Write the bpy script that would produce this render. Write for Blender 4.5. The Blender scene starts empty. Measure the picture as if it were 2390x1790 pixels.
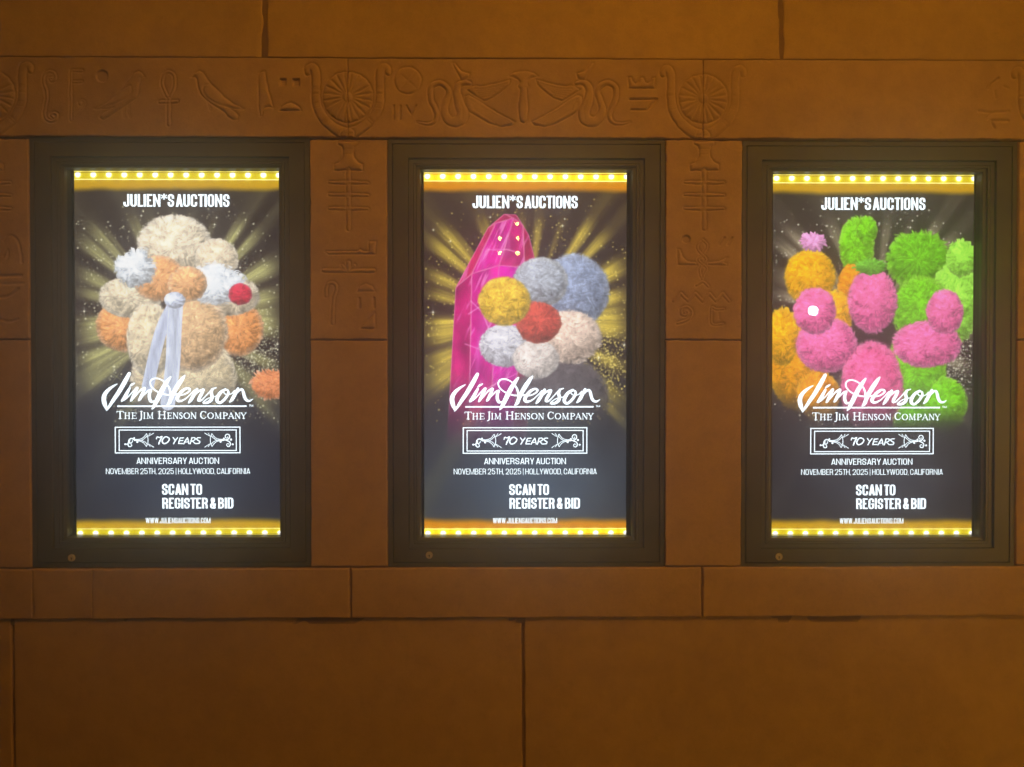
import bpy, math, random
import numpy as np
from mathutils import Euler, Vector

S = bpy.context.scene
C = S.collection

# ------------------------------------------------------------------ camera
CAM = np.array([-0.0715, -2.429, -0.069]); CROT = (1.5591, 0.0002, -0.0096); FL = 0.72
cd = bpy.data.cameras.new("camera"); cam = bpy.data.objects.new("camera", cd); C.objects.link(cam)
cam.location = CAM; cam.rotation_euler = CROT
cd.sensor_fit = 'HORIZONTAL'; cd.sensor_width = 36; cd.lens = 36 * FL
cd.clip_start = 0.02; cd.clip_end = 500
S.camera = cam
RM = np.array(Euler(CROT, 'XYZ').to_matrix())

# ------------------------------------------------------------------ world and light
w = bpy.data.worlds.new("World"); S.world = w; w.use_nodes = True
nt = w.node_tree
sky = nt.nodes.new("ShaderNodeTexSky"); sky.sky_type = 'NISHITA'; sky.sun_disc = False
sky.sun_elevation = math.radians(-4); sky.sun_rotation = math.radians(200)
bg = nt.nodes["Background"]; bg.inputs[1].default_value = 0.10
nt.links.new(sky.outputs[0], bg.inputs[0])

def lamp(name, kind, loc, target, energy, col, **kw):
    d = bpy.data.lights.new(name, kind); o = bpy.data.objects.new(name, d); C.objects.link(o)
    d.energy = energy; d.color = col
    o.location = loc
    o.rotation_euler = (Vector(target) - Vector(loc)).to_track_quat('-Z', 'Y').to_euler()
    for k, v in kw.items(): setattr(d, k, v)
    return o
AMBER = (1.0, 0.40, 0.024)
lamp("courtyard_floodlight", 'SPOT', (0.9, -3.6, 4.6), (0.30, 0, 0.0), 1200, AMBER, spot_size=math.radians(75), spot_blend=1.0, shadow_soft_size=0.65)
lamp("doorway_lamp", 'SPOT', (4.4, -2.2, -0.6), (2.2, 0, -0.9), 260, (1.0, 0.47, 0.02), spot_size=math.radians(110), spot_blend=1.0, shadow_soft_size=0.3)

S.view_settings.view_transform = 'Standard'; S.view_settings.look = 'None'
S.view_settings.exposure = 0; S.view_settings.gamma = 1
S.cycles.use_denoising = True
S.cycles.max_bounces = 6; S.cycles.transparent_max_bounces = 12

# ------------------------------------------------------------------ helpers
def ray(px, py):
    """direction of the photo pixel (2390 x 1790)"""
    v = np.array([(px - 1195) / (FL * 2390), -(py - 895) / (FL * 2390), -1.0])
    return RM @ v
def W(px, py, y=-0.005):
    d = ray(px, py); t = (y - CAM[1]) / d[1]; p = CAM + t * d
    return p[0], p[2]

def mesh_np(name, co, quads, smooth=True):
    me = bpy.data.meshes.new(name)
    n = len(quads)
    me.vertices.add(len(co)); me.vertices.foreach_set("co", np.ascontiguousarray(co, np.float32).ravel())
    me.loops.add(n * 4); me.loops.foreach_set("vertex_index", np.ascontiguousarray(quads, np.int32).ravel())
    me.polygons.add(n); me.polygons.foreach_set("loop_start", np.arange(0, n * 4, 4, dtype=np.int32))
    me.update(calc_edges=True)
    me.polygons.foreach_set("use_smooth", np.full(n, smooth)); me.update()
    return me
def link(name, me, mat=None, parent=None, loc=None):
    o = bpy.data.objects.new(name, me); C.objects.link(o)
    if mat and not me.materials: me.materials.append(mat)
    if parent: o.parent = parent
    if loc is not None: o.location = loc
    return o
def root(name, label, cat, loc=(0, 0, 0), group=None):
    o = bpy.data.objects.new(name, None); C.objects.link(o); o.location = loc; o.empty_display_size = 0.1
    o["label"] = label; o["category"] = cat; o["kind"] = "thing"
    if group: o["group"] = group
    return o
class MB:
    def __init__(s): s.v = []; s.f = []
    def add(s, vs, fs):
        b = len(s.v); s.v += [tuple(map(float, v)) for v in vs]; s.f += [tuple(i + b for i in f) for f in fs]
    def quad(s, a, b, c, d): s.add([a, b, c, d], [(0, 1, 2, 3)])
    def box(s, x0, x1, y0, y1, z0, z1):
        s.add([(x, y, z) for x in (x0, x1) for y in (y0, y1) for z in (z0, z1)],
              [(0, 1, 3, 2), (4, 6, 7, 5), (0, 4, 5, 1), (2, 3, 7, 6), (0, 2, 6, 4), (1, 5, 7, 3)])
    def build(s, name, mat, parent=None, smooth=False, loc=None):
        me = bpy.data.meshes.new(name); me.from_pydata(s.v, [], s.f); me.update()
        if smooth: me.polygons.foreach_set("use_smooth", np.full(len(me.polygons), True))
        return link(name, me, mat, parent, loc)

def vn(x, y, seed=0):
    """value noise, 0..1"""
    x = np.asarray(x, float); y = np.asarray(y, float)
    xi = np.floor(x); yi = np.floor(y); fx = x - xi; fy = y - yi
    fx = fx * fx * (3 - 2 * fx); fy = fy * fy * (3 - 2 * fy)
    def h(a, b):
        a = a.astype(np.int64); b = b.astype(np.int64)
        n = (a * 374761393 + b * 668265263 + seed * 982451653) & 0xffffffff
        n = ((n ^ (n >> 13)) * 1274126177) & 0xffffffff
        n = (n ^ (n >> 16)) & 0xffffffff
        return n / 4294967295.0
    return (h(xi, yi) * (1 - fx) + h(xi + 1, yi) * fx) * (1 - fy) + (h(xi, yi + 1) * (1 - fx) + h(xi + 1, yi + 1) * fx) * fy
def fbm(x, y, seed=0, o=4):
    r = 0; a = 0.5; t = 0
    for i in range(o):
        r = r + a * vn(x * 2 ** i, y * 2 ** i, seed + i * 17); t += a; a *= 0.5
    return r / t
def sst(a, b, x):
    t = np.clip((x - a) / (b - a), 0, 1); return t * t * (3 - 2 * t)

# ------------------------------------------------------------------ materials
def new_mat(name):
    m = bpy.data.materials.new(name); m.use_nodes = True
    return m, m.node_tree, m.node_tree.nodes["Principled BSDF"]
def node(t, typ, **kw):
    n = t.nodes.new(typ)
    for k, v in kw.items(): setattr(n, k, v)
    return n
def stone_mat(name, base, dark, seed):
    m, t, p = new_mat(name)
    tc = node(t, "ShaderNodeTexCoord")
    mp = node(t, "ShaderNodeMapping"); mp.inputs[1].default_value = (seed * 3.1, seed * 1.7, seed * 2.3)
    t.links.new(tc.outputs["Object"], mp.inputs[0])
    def noise(scale, det, rough=0.6):
        n = node(t, "ShaderNodeTexNoise"); n.inputs["Scale"].default_value = scale
        n.inputs["Detail"].default_value = det; n.inputs["Roughness"].default_value = rough
        t.links.new(mp.outputs[0], n.inputs["Vector"]); return n
    n1 = noise(2.2, 7); n2 = noise(14, 5); n3 = noise(230, 3, 0.7); n4 = noise(38, 8, 0.75)
    r1 = node(t, "ShaderNodeValToRGB")
    r1.color_ramp.elements[0].position = 0.30; r1.color_ramp.elements[0].color = (*dark, 1)
    r1.color_ramp.elements[1].position = 0.68; r1.color_ramp.elements[1].color = (*base, 1)
    t.links.new(n1.outputs[0], r1.inputs[0])
    mx = node(t, "ShaderNodeMix", data_type='RGBA', blend_type='MULTIPLY'); mx.inputs[0].default_value = 1
    r2 = node(t, "ShaderNodeValToRGB")
    r2.color_ramp.elements[0].position = 0.34; r2.color_ramp.elements[0].color = (.86, .84, .82, 1)
    r2.color_ramp.elements[1].position = 0.60; r2.color_ramp.elements[1].color = (1, 1, 1, 1)
    t.links.new(n2.outputs[0], r2.inputs[0])
    t.links.new(r1.outputs[0], mx.inputs[6]); t.links.new(r2.outputs[0], mx.inputs[7])
    mx2 = node(t, "ShaderNodeMix", data_type='RGBA', blend_type='MULTIPLY'); mx2.inputs[0].default_value = 1
    r3 = node(t, "ShaderNodeValToRGB")
    r3.color_ramp.elements[0].position = 0.3; r3.color_ramp.elements[0].color = (.84, .83, .82, 1)
    r3.color_ramp.elements[1].position = 0.66; r3.color_ramp.elements[1].color = (1.04, 1.04, 1.04, 1)
    t.links.new(n3.outputs[0], r3.inputs[0])
    t.links.new(mx.outputs[2], mx2.inputs[6]); t.links.new(r3.outputs[0], mx2.inputs[7])
    mx3 = node(t, "ShaderNodeMix", data_type='RGBA', blend_type='MULTIPLY'); mx3.inputs[0].default_value = 1
    r4 = node(t, "ShaderNodeValToRGB")
    r4.color_ramp.elements[0].position = 0.30; r4.color_ramp.elements[0].color = (.84, .83, .82, 1)
    r4.color_ramp.elements[1].position = 0.50; r4.color_ramp.elements[1].color = (1, 1, 1, 1)
    t.links.new(n4.outputs[0], r4.inputs[0])
    vo = node(t, "ShaderNodeTexVoronoi"); vo.inputs["Scale"].default_value = 75; t.links.new(mp.outputs[0], vo.inputs["Vector"])
    r5 = node(t, "ShaderNodeValToRGB")
    r5.color_ramp.elements[0].position = 0.045; r5.color_ramp.elements[0].color = (.62, .6, .58, 1)
    r5.color_ramp.elements[1].position = 0.13; r5.color_ramp.elements[1].color = (1, 1, 1, 1)
    t.links.new(vo.outputs["Distance"], r5.inputs[0])
    mx4 = node(t, "ShaderNodeMix", data_type='RGBA', blend_type='MULTIPLY'); mx4.inputs[0].default_value = .55
    t.links.new(mx2.outputs[2], mx3.inputs[6]); t.links.new(r4.outputs[0], mx3.inputs[7])
    t.links.new(mx3.outputs[2], mx4.inputs[6]); t.links.new(r5.outputs[0], mx4.inputs[7])
    t.links.new(mx4.outputs[2], p.inputs["Base Color"])
    p.inputs["Roughness"].default_value = 0.9; p.inputs["Specular IOR Level"].default_value = 0.2
    b1 = node(t, "ShaderNodeBump"); b1.inputs["Strength"].default_value = 0.45; b1.inputs["Distance"].default_value = 0.0016
    b2 = node(t, "ShaderNodeBump"); b2.inputs["Strength"].default_value = 0.4; b2.inputs["Distance"].default_value = 0.004
    t.links.new(n3.outputs[0], b1.inputs["Height"]); t.links.new(n4.outputs[0], b2.inputs["Height"])
    t.links.new(b2.outputs[0], b1.inputs["Normal"]); t.links.new(b1.outputs[0], p.inputs["Normal"])
    return m
STONE = stone_mat("sandstone", (.51, .350, .195), (.44, .300, .162), 1)
STONE_TOP = stone_mat("ochre_sandstone", (.53, .37, .155), (.43, .30, .122), 5)
MORTAR = stone_mat("mortar", (.27, .175, .105), (.20, .13, .08), 9)
def metal_mat(name, col, rough, metallic=0.0, bump=0.12):
    m, t, p = new_mat(name)
    tc = node(t, "ShaderNodeTexCoord")
    n = node(t, "ShaderNodeTexNoise"); n.inputs["Scale"].default_value = 9; n.inputs["Detail"].default_value = 8
    n2 = node(t, "ShaderNodeTexNoise"); n2.inputs["Scale"].default_value = 500; n2.inputs["Detail"].default_value = 2
    t.links.new(tc.outputs["Object"], n.inputs["Vector"]); t.links.new(tc.outputs["Object"], n2.inputs["Vector"])
    r = node(t, "ShaderNodeValToRGB")
    r.color_ramp.elements[0].position = .3; r.color_ramp.elements[0].color = (*[c * .78 for c in col], 1)
    r.color_ramp.elements[1].position = .7; r.color_ramp.elements[1].color = (*[c * 1.12 for c in col], 1)
    t.links.new(n.outputs[0], r.inputs[0]); t.links.new(r.outputs[0], p.inputs["Base Color"])
    mr = node(t, "ShaderNodeMapRange"); mr.inputs[3].default_value = rough - .1; mr.inputs[4].default_value = rough + .12
    t.links.new(n.outputs[0], mr.inputs[0]); t.links.new(mr.outputs[0], p.inputs["Roughness"])
    b = node(t, "ShaderNodeBump"); b.inputs["Strength"].default_value = bump; b.inputs["Distance"].default_value = .0006
    t.links.new(n2.outputs[0], b.inputs["Height"]); t.links.new(b.outputs[0], p.inputs["Normal"])
    p.inputs["Metallic"].default_value = metallic
    return m
BRONZE = metal_mat("dark_bronze_paint", (.086, .085, .096), .5)
TRIM = metal_mat("dark_bronze_trim", (.088, .088, .100), .42)
BEZEL = metal_mat("black_bezel", (.02, .02, .021), .5)
STEEL = metal_mat("lock_steel", (.62, .56, .48), .45, .25, .05)
BLACK = metal_mat("keyway_black", (.01, .01, .01), .6)
def emit_mat(name, col, strength):
    m, t, p = new_mat(name)
    p.inputs["Base Color"].default_value = (0.02, .02, .02, 1); p.inputs["Roughness"].default_value = .3
    p.inputs["Emission Color"].default_value = (*col, 1); p.inputs["Emission Strength"].default_value = strength
    return m
WHITE = emit_mat("lit_white_lettering", (.82, .94, 1.0), 2.2)
m, t, p = new_mat("lit_display_picture"); DISPLAY = m
at = node(t, "ShaderNodeAttribute", attribute_name="picture")
p.inputs["Base Color"].default_value = (.01, .01, .01, 1); p.inputs["Roughness"].default_value = .35
t.links.new(at.outputs["Color"], p.inputs["Emission Color"]); p.inputs["Emission Strength"].default_value = 1.32
m, t, p = new_mat("case_glass"); GLASS = m
t.nodes.remove(p); out = t.nodes["Material Output"]
tr = node(t, "ShaderNodeBsdfTransparent"); gl = node(t, "ShaderNodeBsdfGlossy"); gl.inputs["Roughness"].default_value = 0.0
fr = node(t, "ShaderNodeFresnel"); fr.inputs[0].default_value = 1.45
mx = node(t, "ShaderNodeMixShader")
t.links.new(fr.outputs[0], mx.inputs[0]); t.links.new(tr.outputs[0], mx.inputs[1]); t.links.new(gl.outputs[0], mx.inputs[2])
t.links.new(mx.outputs[0], out.inputs[0])

# ------------------------------------------------------------------ carved glyphs (traced on the wall plane, photo pixels -> metres)
def crop(ox, oy, s):
    return lambda X, Y: W(ox + X * s, oy + Y * s)
K1, K2, K3, K4, K5 = (crop(o, 100, .217) for o in (0, 440, 900, 1300, 1910))
Q6, Q7, Q8 = (crop(o, 310, .3018) for o in (700, 1520, 0))
U1, UQ = .217 * .00141, .3018 * .00141       # crop pixel -> metres on the wall
def catmull(P, n=6):
    P = np.array(P, float)
    if len(P) < 3: return P
    Q = np.vstack([2 * P[0] - P[1], P, 2 * P[-1] - P[-2]]); out = []
    for i in range(1, len(Q) - 2):
        a, b, c, d = Q[i - 1], Q[i], Q[i + 1], Q[i + 2]
        for k in range(n):
            u = k / n
            out.append(.5 * (2 * b + (c - a) * u + (2 * a - 5 * b + 4 * c - d) * u * u + (3 * b - 3 * c + d - a) * u ** 3))
    out.append(Q[-2]); return np.array(out)
def stroke(K, u, pts, width=None, kind='R', smooth=True, g=1.0, dome=1.0):
    P = [(*K(q[0], q[1]), (q[2] if len(q) > 2 else width) * u / 2) for q in pts]
    P = catmull(P) if smooth else np.array(P, float)
    return dict(t='s', P=P, kind=kind, g=g, dome=dome)
def poly(K, pts, kind='R', smooth=False, g=1.0, dome=1.0):
    P = np.array([K(*q) for q in pts], float)
    if smooth: P = catmull(np.vstack([P, P[:1]]))[:-1]
    return dict(t='p', P=P, kind=kind, g=g, dome=dome)
def circ(K, u, cx, cy, r, kind='R', scallop=0, g=1.0, dome=1.0):
    th = np.linspace(0, 2 * math.pi, 121)[:-1]
    rr = r * (1 + (.018 * np.abs(np.sin(th * scallop / 2)) if scallop else 0))
    return dict(t='p', P=np.array([K(cx + a * math.cos(b), cy + a * math.sin(b)) for a, b in zip(np.broadcast_to(rr, th.shape), th)]), kind=kind, g=g, dome=dome)
def line(K, u, pts, width=9, g=.55, smooth=True):
    return stroke(K, u, pts, width, 'L', smooth, g)
def seg_sd(P, X, Z):
    """distance to a polyline with a radius per vertex"""
    best = np.full(X.shape, 1e9)
    for a, b in zip(P[:-1], P[1:]):
        d = b[:2] - a[:2]; L = d @ d + 1e-12
        tt = np.clip(((X - a[0]) * d[0] + (Z - a[1]) * d[1]) / L, 0, 1)
        best = np.minimum(best, np.hypot(X - a[0] - tt * d[0], Z - a[1] - tt * d[1]) - (a[2] + tt * (b[2] - a[2])))
    return best
def poly_sd(P, X, Z):
    best = np.full(X.shape, 1e9); ins = np.zeros(X.shape, bool)
    for a, b in zip(P, np.roll(P, -1, 0)):
        d = b - a; L = d @ d + 1e-12
        tt = np.clip(((X - a[0]) * d[0] + (Z - a[1]) * d[1]) / L, 0, 1)
        best = np.minimum(best, np.hypot(X - a[0] - tt * d[0], Z - a[1] - tt * d[1]))
        c = (a[1] > Z) != (b[1] > Z)
        ins ^= c & (X < (b[0] - a[0]) * (Z - a[1]) / (b[1] - a[1] + 1e-15) + a[0])
    return np.where(ins, -best, best)

def U_and_rosette(K, u, cx, cy, r, tag, fade_right=1.0):
    U = [(-432, -262, 62), (-428, -300, 74), (-392, -322, 84), (-356, -288, 92), (-343, -210, 90), (-345, -90, 88), (-342, 30, 92), (-318, 130, 98),
         (-258, 235, 104), (-168, 320, 108), (-78, 375, 120), (0, 405, 150)]
    its = []
    for sgn, f in ((-1, 1.0), (1, fade_right)):
        its.append(stroke(K, u, [(cx - sgn * x, cy + y, ww) for x, y, ww in U], g=f, dome=f * 1.3))
        for (xa, ya, xb, yb) in ((-392, -103, -298, -97), (-392, -85, -298, -80), (-392, -30, -298, -33), (-385, 80, -292, 62), (-380, 100, -286, 82), (-372, 122, -280, 106),
                                 (-275, 275, -196, 205), (-255, 295, -178, 222)):
            its.append(line(K, u, [(cx - sgn * xa, cy + ya), (cx - sgn * xb, cy + yb)], 8, .45 * f))
    its.append(poly(K, [(cx - 70, cy + 395), (cx + 70, cy + 395), (cx + 95, cy + 440), (cx - 95, cy + 440)], g=.6))
    ros = [circ(K, u, cx, cy, r, scallop=20, dome=1.2)]
    for k in range(20):
        a = (k + .5) * math.pi / 10
        ros.append(line(K, u, [(cx + .23 * r * math.cos(a), cy + .23 * r * math.sin(a)), (cx + .98 * r * math.cos(a), cy + .98 * r * math.sin(a))], 9, .75))
    ros.append(circ(K, u, cx, cy, r * .2, dome=2.0, g=.9))
    return [("carved_horn_collar", its), ("carved_rosette", ros)]
def cobra(K, u, f):
    def q(pts): return [(f(p[0]), *p[1:]) for p in pts]
    its = [stroke(K, u, q([(335, 855, 12), (400, 868, 25), (480, 872, 34), (530, 840, 45), (550, 780, 55), (530, 700, 58), (495, 630, 60), (480, 550, 60), (490, 480, 58), (540, 440, 58),
            (600, 435, 58), (660, 480, 60), (682, 540, 62), (660, 610, 65), (632, 690, 72), (640, 770, 88), (685, 835, 100), (745, 850, 112), (810, 822, 122), (828, 750, 122), (800, 680, 108), (778, 600, 95), (768, 520, 80), (795, 450, 68), (850, 428, 58), (905, 438, 44)]), dome=1.2)]
    its.append(poly(K, q([(718, 218), (748, 218), (775, 255), (815, 308), (902, 330), (892, 375), (850, 402), (812, 402), (772, 330)]), g=.9))
    its.append(poly(K, q([(872, 505), (930, 470), (975, 458), (1010, 470), (1180, 440), (1340, 398), (1325, 455), (1250, 522), (1150, 592), (1060, 628), (950, 560)])))
    its.append(poly(K, q([(850, 580), (900, 560), (1000, 620), (1100, 690), (1250, 780), (1385, 850), (1360, 885), (1250, 902), (1120, 868), (1000, 802), (900, 740), (850, 660)]), g=1.05))
    for k in range(5):
        a = k / 5
        its.append(line(K, u, q([(960 + 15 * k, 500 + 24 * k), (1120 + 5 * k, 490 + 20 * k), (1300 - 40 * k, 440 + 30 * k)]), 6, .5))
        its.append(line(K, u, q([(905 + 12 * k, 610 + 26 * k), (1080 + 4 * k, 720 + 22 * k), (1330 - 30 * k, 850 + 8 * k)]), 6, .5))
    for k in range(7):
        its.append(line(K, u, q([(1040 - 20 * k, 660 - 8 * k), (1020 - 20 * k, 700 - 8 * k)]), 5, .28))
    its.append(line(K, u, q([(800, 640), (830, 720), (820, 820)]), 6, .3))
    return ("carved_winged_cobra", its)

A = []
A += U_and_rosette(K1, U1, -100, 565, 265, 0)
A.append(("carved_scroll", [stroke(K1, U1, [(565, 378), (542, 392), (562, 414), (600, 385), (590, 332), (545, 310), (500, 325), (480, 370), (478, 430), (503, 520), (510, 600), (495, 690), (483, 760), (500, 820), (550, 845), (605, 825), (618, 780), (585, 757), (555, 775), (576, 798)], 30)]))
A.append(("carved_mason_tool", [stroke(K1, U1, [(768, 300, 22), (766, 560, 26), (765, 835, 22)], g=1), stroke(K1, U1, [(775, 300), (885, 304)], 24, smooth=False), stroke(K1, U1, [(790, 426), (885, 420)], 24, smooth=False),
      stroke(K1, U1, [(768, 845), (830, 785), (908, 690), (918, 640), (880, 618), (845, 640)], 14, g=.7), circ(K1, U1, 868, 655, 24, g=.7)]))
A.append(("carved_disc", [circ(K1, U1, 1100, 362, 66, 'S')]))
A.append(("carved_falcon", [poly(K1, [(1562, 365), (1530, 325), (1490, 308), (1440, 332), (1400, 400), (1340, 465), (1250, 560), (1150, 650), (1020, 712), (1150, 706), (1225, 690), (1170, 725), (1100, 762), (1072, 800), (1110, 828), (1170, 800), (1240, 745), (1330, 690), (1410, 640), (1470, 590), (1495, 520), (1505, 440), (1520, 385), (1545, 365)]),
      line(K1, U1, [(1300, 520), (1400, 465), (1425, 500), (1400, 570), (1250, 655), (1020, 712)], 8, .7), stroke(K1, U1, [(1335, 690), (1330, 760), (1338, 800)], 14, g=.7), stroke(K1, U1, [(1390, 660), (1388, 740), (1402, 798)], 14, g=.7)]))
A.append(("carved_ankh", [stroke(K1, U1, [(1818, 602), (1768, 505), (1750, 430), (1765, 350), (1818, 314), (1872, 350), (1884, 430), (1870, 505), (1818, 602)], 32), stroke(K1, U1, [(1722, 637), (1905, 634)], 34, smooth=False), stroke(K1, U1, [(1818, 600, 34), (1818, 740, 38), (1820, 875, 44)])]))
A.append(("carved_falcon", [poly(K2, [(32, 366), (66, 325), (115, 304), (162, 320), (192, 378), (240, 440), (310, 505), (390, 590), (480, 655), (600, 712), (520, 712), (430, 695), (500, 745), (542, 790), (525, 825), (480, 830), (420, 790), (390, 745), (300, 690), (235, 650), (170, 590), (125, 540), (105, 450), (92, 390), (70, 364)]),
      line(K2, U1, [(235, 440), (175, 470), (170, 540), (250, 625), (390, 685), (590, 714)], 8, .7), stroke(K2, U1, [(195, 600), (215, 650), (236, 722)], 13, g=.7)]))
A.append(("carved_leg_sign", [poly(K2, [(785, 312), (822, 308), (835, 400), (862, 520), (898, 640), (918, 702), (870, 685), (822, 690), (802, 720), (790, 782), (772, 792), (760, 700), (756, 560), (752, 420), (762, 335)])]))
for x in (980, 1122):
    A.append(("carved_square", [poly(K2, [(x, 388), (x + 76, 388), (x + 76, 466), (x, 466)], 'S', g=1.25)]))
A.append(("carved_loaf", [poly(K2, [(978, 732), (1000, 690), (1050, 657), (1100, 648), (1150, 660), (1195, 700), (1214, 732)])]))
MID = U_and_rosette(K2, U1, 1715, 585, 270, 1)
B = []
B.append(("carved_disc", [circ(K3, U1, 238, 405, 146, dome=.5), line(K3, U1, [(172, 350), (335, 490)], 8, .4), line(K3, U1, [(320, 325), (165, 495)], 8, .4)]))
B.append(("carved_numeral", [stroke(K3, U1, [(90, 682), (85, 822)], 24, 'S', False), stroke(K3, U1, [(160, 682), (150, 822)], 24, 'S', False), stroke(K3, U1, [(222, 680), (278, 772), (328, 678)], 20, 'S', False)]))
B.append(cobra(K3, U1, lambda x: x)); B.append(cobra(K3, U1, lambda x: 2959 - x))
B.append(("carved_papyrus_column", [poly(K3, [(1328, 356), (1370, 325), (1440, 308), (1520, 308), (1590, 325), (1634, 362), (1600, 370), (1560, 380), (1525, 415), (1520, 440), (1537, 470), (1515, 492), (1520, 600), (1530, 720), (1525, 830), (1490, 866), (1450, 850), (1430, 760), (1430, 660), (1450, 500), (1423, 475), (1428, 450), (1445, 425), (1420, 390), (1380, 370)], dome=1.2)]))
B.append(("carved_crown_sign", [poly(K4, [(768, 375), (800, 375), (815, 420), (845, 438), (875, 420), (893, 378), (930, 378), (950, 425), (985, 435), (1010, 415), (1020, 378), (1055, 375), (1055, 490), (775, 490)])]))
B.append(("carved_wedge", [stroke(K4, U1, [(782, 612), (1072, 612), (965, 724), (802, 722)], 26, 'S', False, g=1.1)]))
RGT = U_and_rosette(K4, U1, 1570, 605, 262, 2, .55)
D = []
D.append(("carved_worn_sign", [line(K5, U1, [(1825, 495), (1870, 435), (1930, 385)], 12, 1.3), line(K5, U1, [(1895, 520), (1902, 595)], 11, .8), line(K5, U1, [(1990, 470), (2030, 490)], 9, .6)]))
D.append(("carved_worn_hook", [line(K5, U1, [(1720, 735), (1800, 748), (1880, 752), (2045, 740)], 12, 1.3), line(K5, U1, [(1880, 752), (1838, 775), (1806, 820)], 12, 1.3), line(K5, U1, [(2040, 842), (1860, 836), (1868, 880), (1892, 918)], 12, 1.3, False)]))
FAR = U_and_rosette(K5, U1, 2535, 620, 265, 3)

def vase(Q, c):
    return ("carved_vase", [poly(Q, [(c - 82, 68), (c + 80, 68), (c + 74, 88), (c + 50, 110), (c + 40, 150), (c + 46, 190), (c + 74, 225), (c + 110, 242), (c + 110, 290), (c - 112, 290), (c - 112, 242), (c - 66, 225), (c - 40, 182), (c - 40, 132), (c - 50, 104), (c - 80, 88)], dome=1.2),
             line(Q, UQ, [(c - 40, 128), (c + 40, 128)], 6, .3), line(Q, UQ, [(c - 40, 145), (c + 40, 145)], 6, .3), line(Q, UQ, [(c - 40, 165), (c + 42, 165)], 6, .3)])
def ladder(Q, c):
    its = [stroke(Q, UQ, [(c, 292), (c, 740)], 34, smooth=False)]
    for y in (385, 480, 586):
        its += [stroke(Q, UQ, [(c - 10, y, 30), (c - 150, y - 2, 18)], smooth=False), stroke(Q, UQ, [(c + 10, y, 30), (c + 152, y + 2, 18)], smooth=False)]
    return ("carved_spine", its)
P6 = [vase(Q6, 375), ladder(Q6, 376)]
P6.append(("carved_adze", [poly(Q6, [(195, 918), (220, 915), (440, 915), (460, 900), (485, 915), (530, 915), (535, 840), (590, 838), (580, 936), (220, 938)])]))
P6.append(("carved_flower_bar", [stroke(Q6, UQ, [(185, 1065), (570, 1065)], 32, smooth=False), stroke(Q6, UQ, [(375, 1052), (375, 1005)], 32, smooth=False), stroke(Q6, UQ, [(352, 1052), (330, 1024)], 22, smooth=False), stroke(Q6, UQ, [(398, 1052), (422, 1024)], 22, smooth=False)]))
P6.append(("carved_crook", [stroke(Q6, UQ, [(203, 1258), (200, 1210), (215, 1172), (243, 1158), (275, 1175), (283, 1210), (266, 1260), (256, 1330), (252, 1472)], 26)]))
P6.append(("carved_loaf", [poly(Q6, [(443, 1226), (460, 1190), (510, 1164), (560, 1185), (584, 1226)])]))
for x in (458, 572): P6.append(("carved_bar", [stroke(Q6, UQ, [(x, 1282), (x, 1350)], 24, 'S', False)]))
P6.append(("carved_triangle", [poly(Q6, [(465, 1512), (580, 1390), (582, 1505), (570, 1516)])]))
P7 = [vase(Q7, 412), ladder(Q7, 410)]
P7.append(("carved_disc", [circ(Q7, UQ, 272, 825, 32, 'S')]))
P7.append(("carved_twisted_wick", [stroke(Q7, UQ, [(397, 826), (362, 862), (364, 902), (396, 942), (424, 985), (378, 1042), (380, 1092), (398, 1132)], 17), stroke(Q7, UQ, [(397, 826), (430, 862), (428, 902), (396, 942), (368, 985), (430, 1042), (412, 1092), (398, 1132)], 17), stroke(Q7, UQ, [(352, 1178), (400, 1150), (442, 1186)], 20)]))
P7.append(("carved_forearm", [poly(Q7, [(203, 898), (225, 902), (245, 958), (280, 994), (352, 1000), (352, 1022), (208, 1022)]), poly(Q7, [(445, 1000), (520, 992), (590, 966), (560, 1000), (585, 1006), (585, 1022), (440, 1022)])]))
for x in (548, 606): P7.append(("carved_slanted_bar", [stroke(Q7, UQ, [(x + 18, 812), (x - 14, 862)], 22, 'S', False)]))
P7.append(("carved_zigzag", [stroke(Q7, UQ, [(175, 1300), (230, 1242), (285, 1300), (342, 1242), (398, 1300), (450, 1242), (500, 1300), (552, 1242), (600, 1300)], 24, smooth=False)]))
P7.append(("carved_coil", [stroke(Q7, UQ, [(255, 1392), (270, 1376), (286, 1394), (266, 1412), (234, 1400), (234, 1360), (275, 1345), (315, 1375), (310, 1420), (270, 1450), (205, 1472)], 20)]))
P7.append(("carved_box_sign", [stroke(Q7, UQ, [(562, 1362), (505, 1362), (470, 1350), (464, 1400), (464, 1458), (482, 1482), (556, 1478)], 16), line(Q7, UQ, [(522, 1380), (524, 1440)], 9, .4)]))
P8 = [vase(Q8, -85), ladder(Q8, -72)]
P8.append(("carved_cartouche", [line(Q8, UQ, [(-150, 1000), (-140, 860), (-75, 800), (-20, 840)], 10, .6), line(Q8, UQ, [(30, 835), (60, 800), (95, 798), (135, 832), (162, 920), (172, 1000)], 9, .7), line(Q8, UQ, [(25, 950), (60, 900), (62, 960), (20, 1010)], 8, .4)]))
P8.append(("carved_basket", [line(Q8, UQ, [(-160, 1110), (165, 1106)], 11, .8), line(Q8, UQ, [(-160, 1172), (0, 1170), (182, 1166)], 8, .5), line(Q8, UQ, [(-150, 1180), (-80, 1262), (0, 1272), (80, 1255), (142, 1208)], 11, .9)]))
P8.append(("carved_bowl", [line(Q8, UQ, [(-120, 1440), (0, 1446), (70, 1462), (140, 1440)], 11, .9)]))

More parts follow.
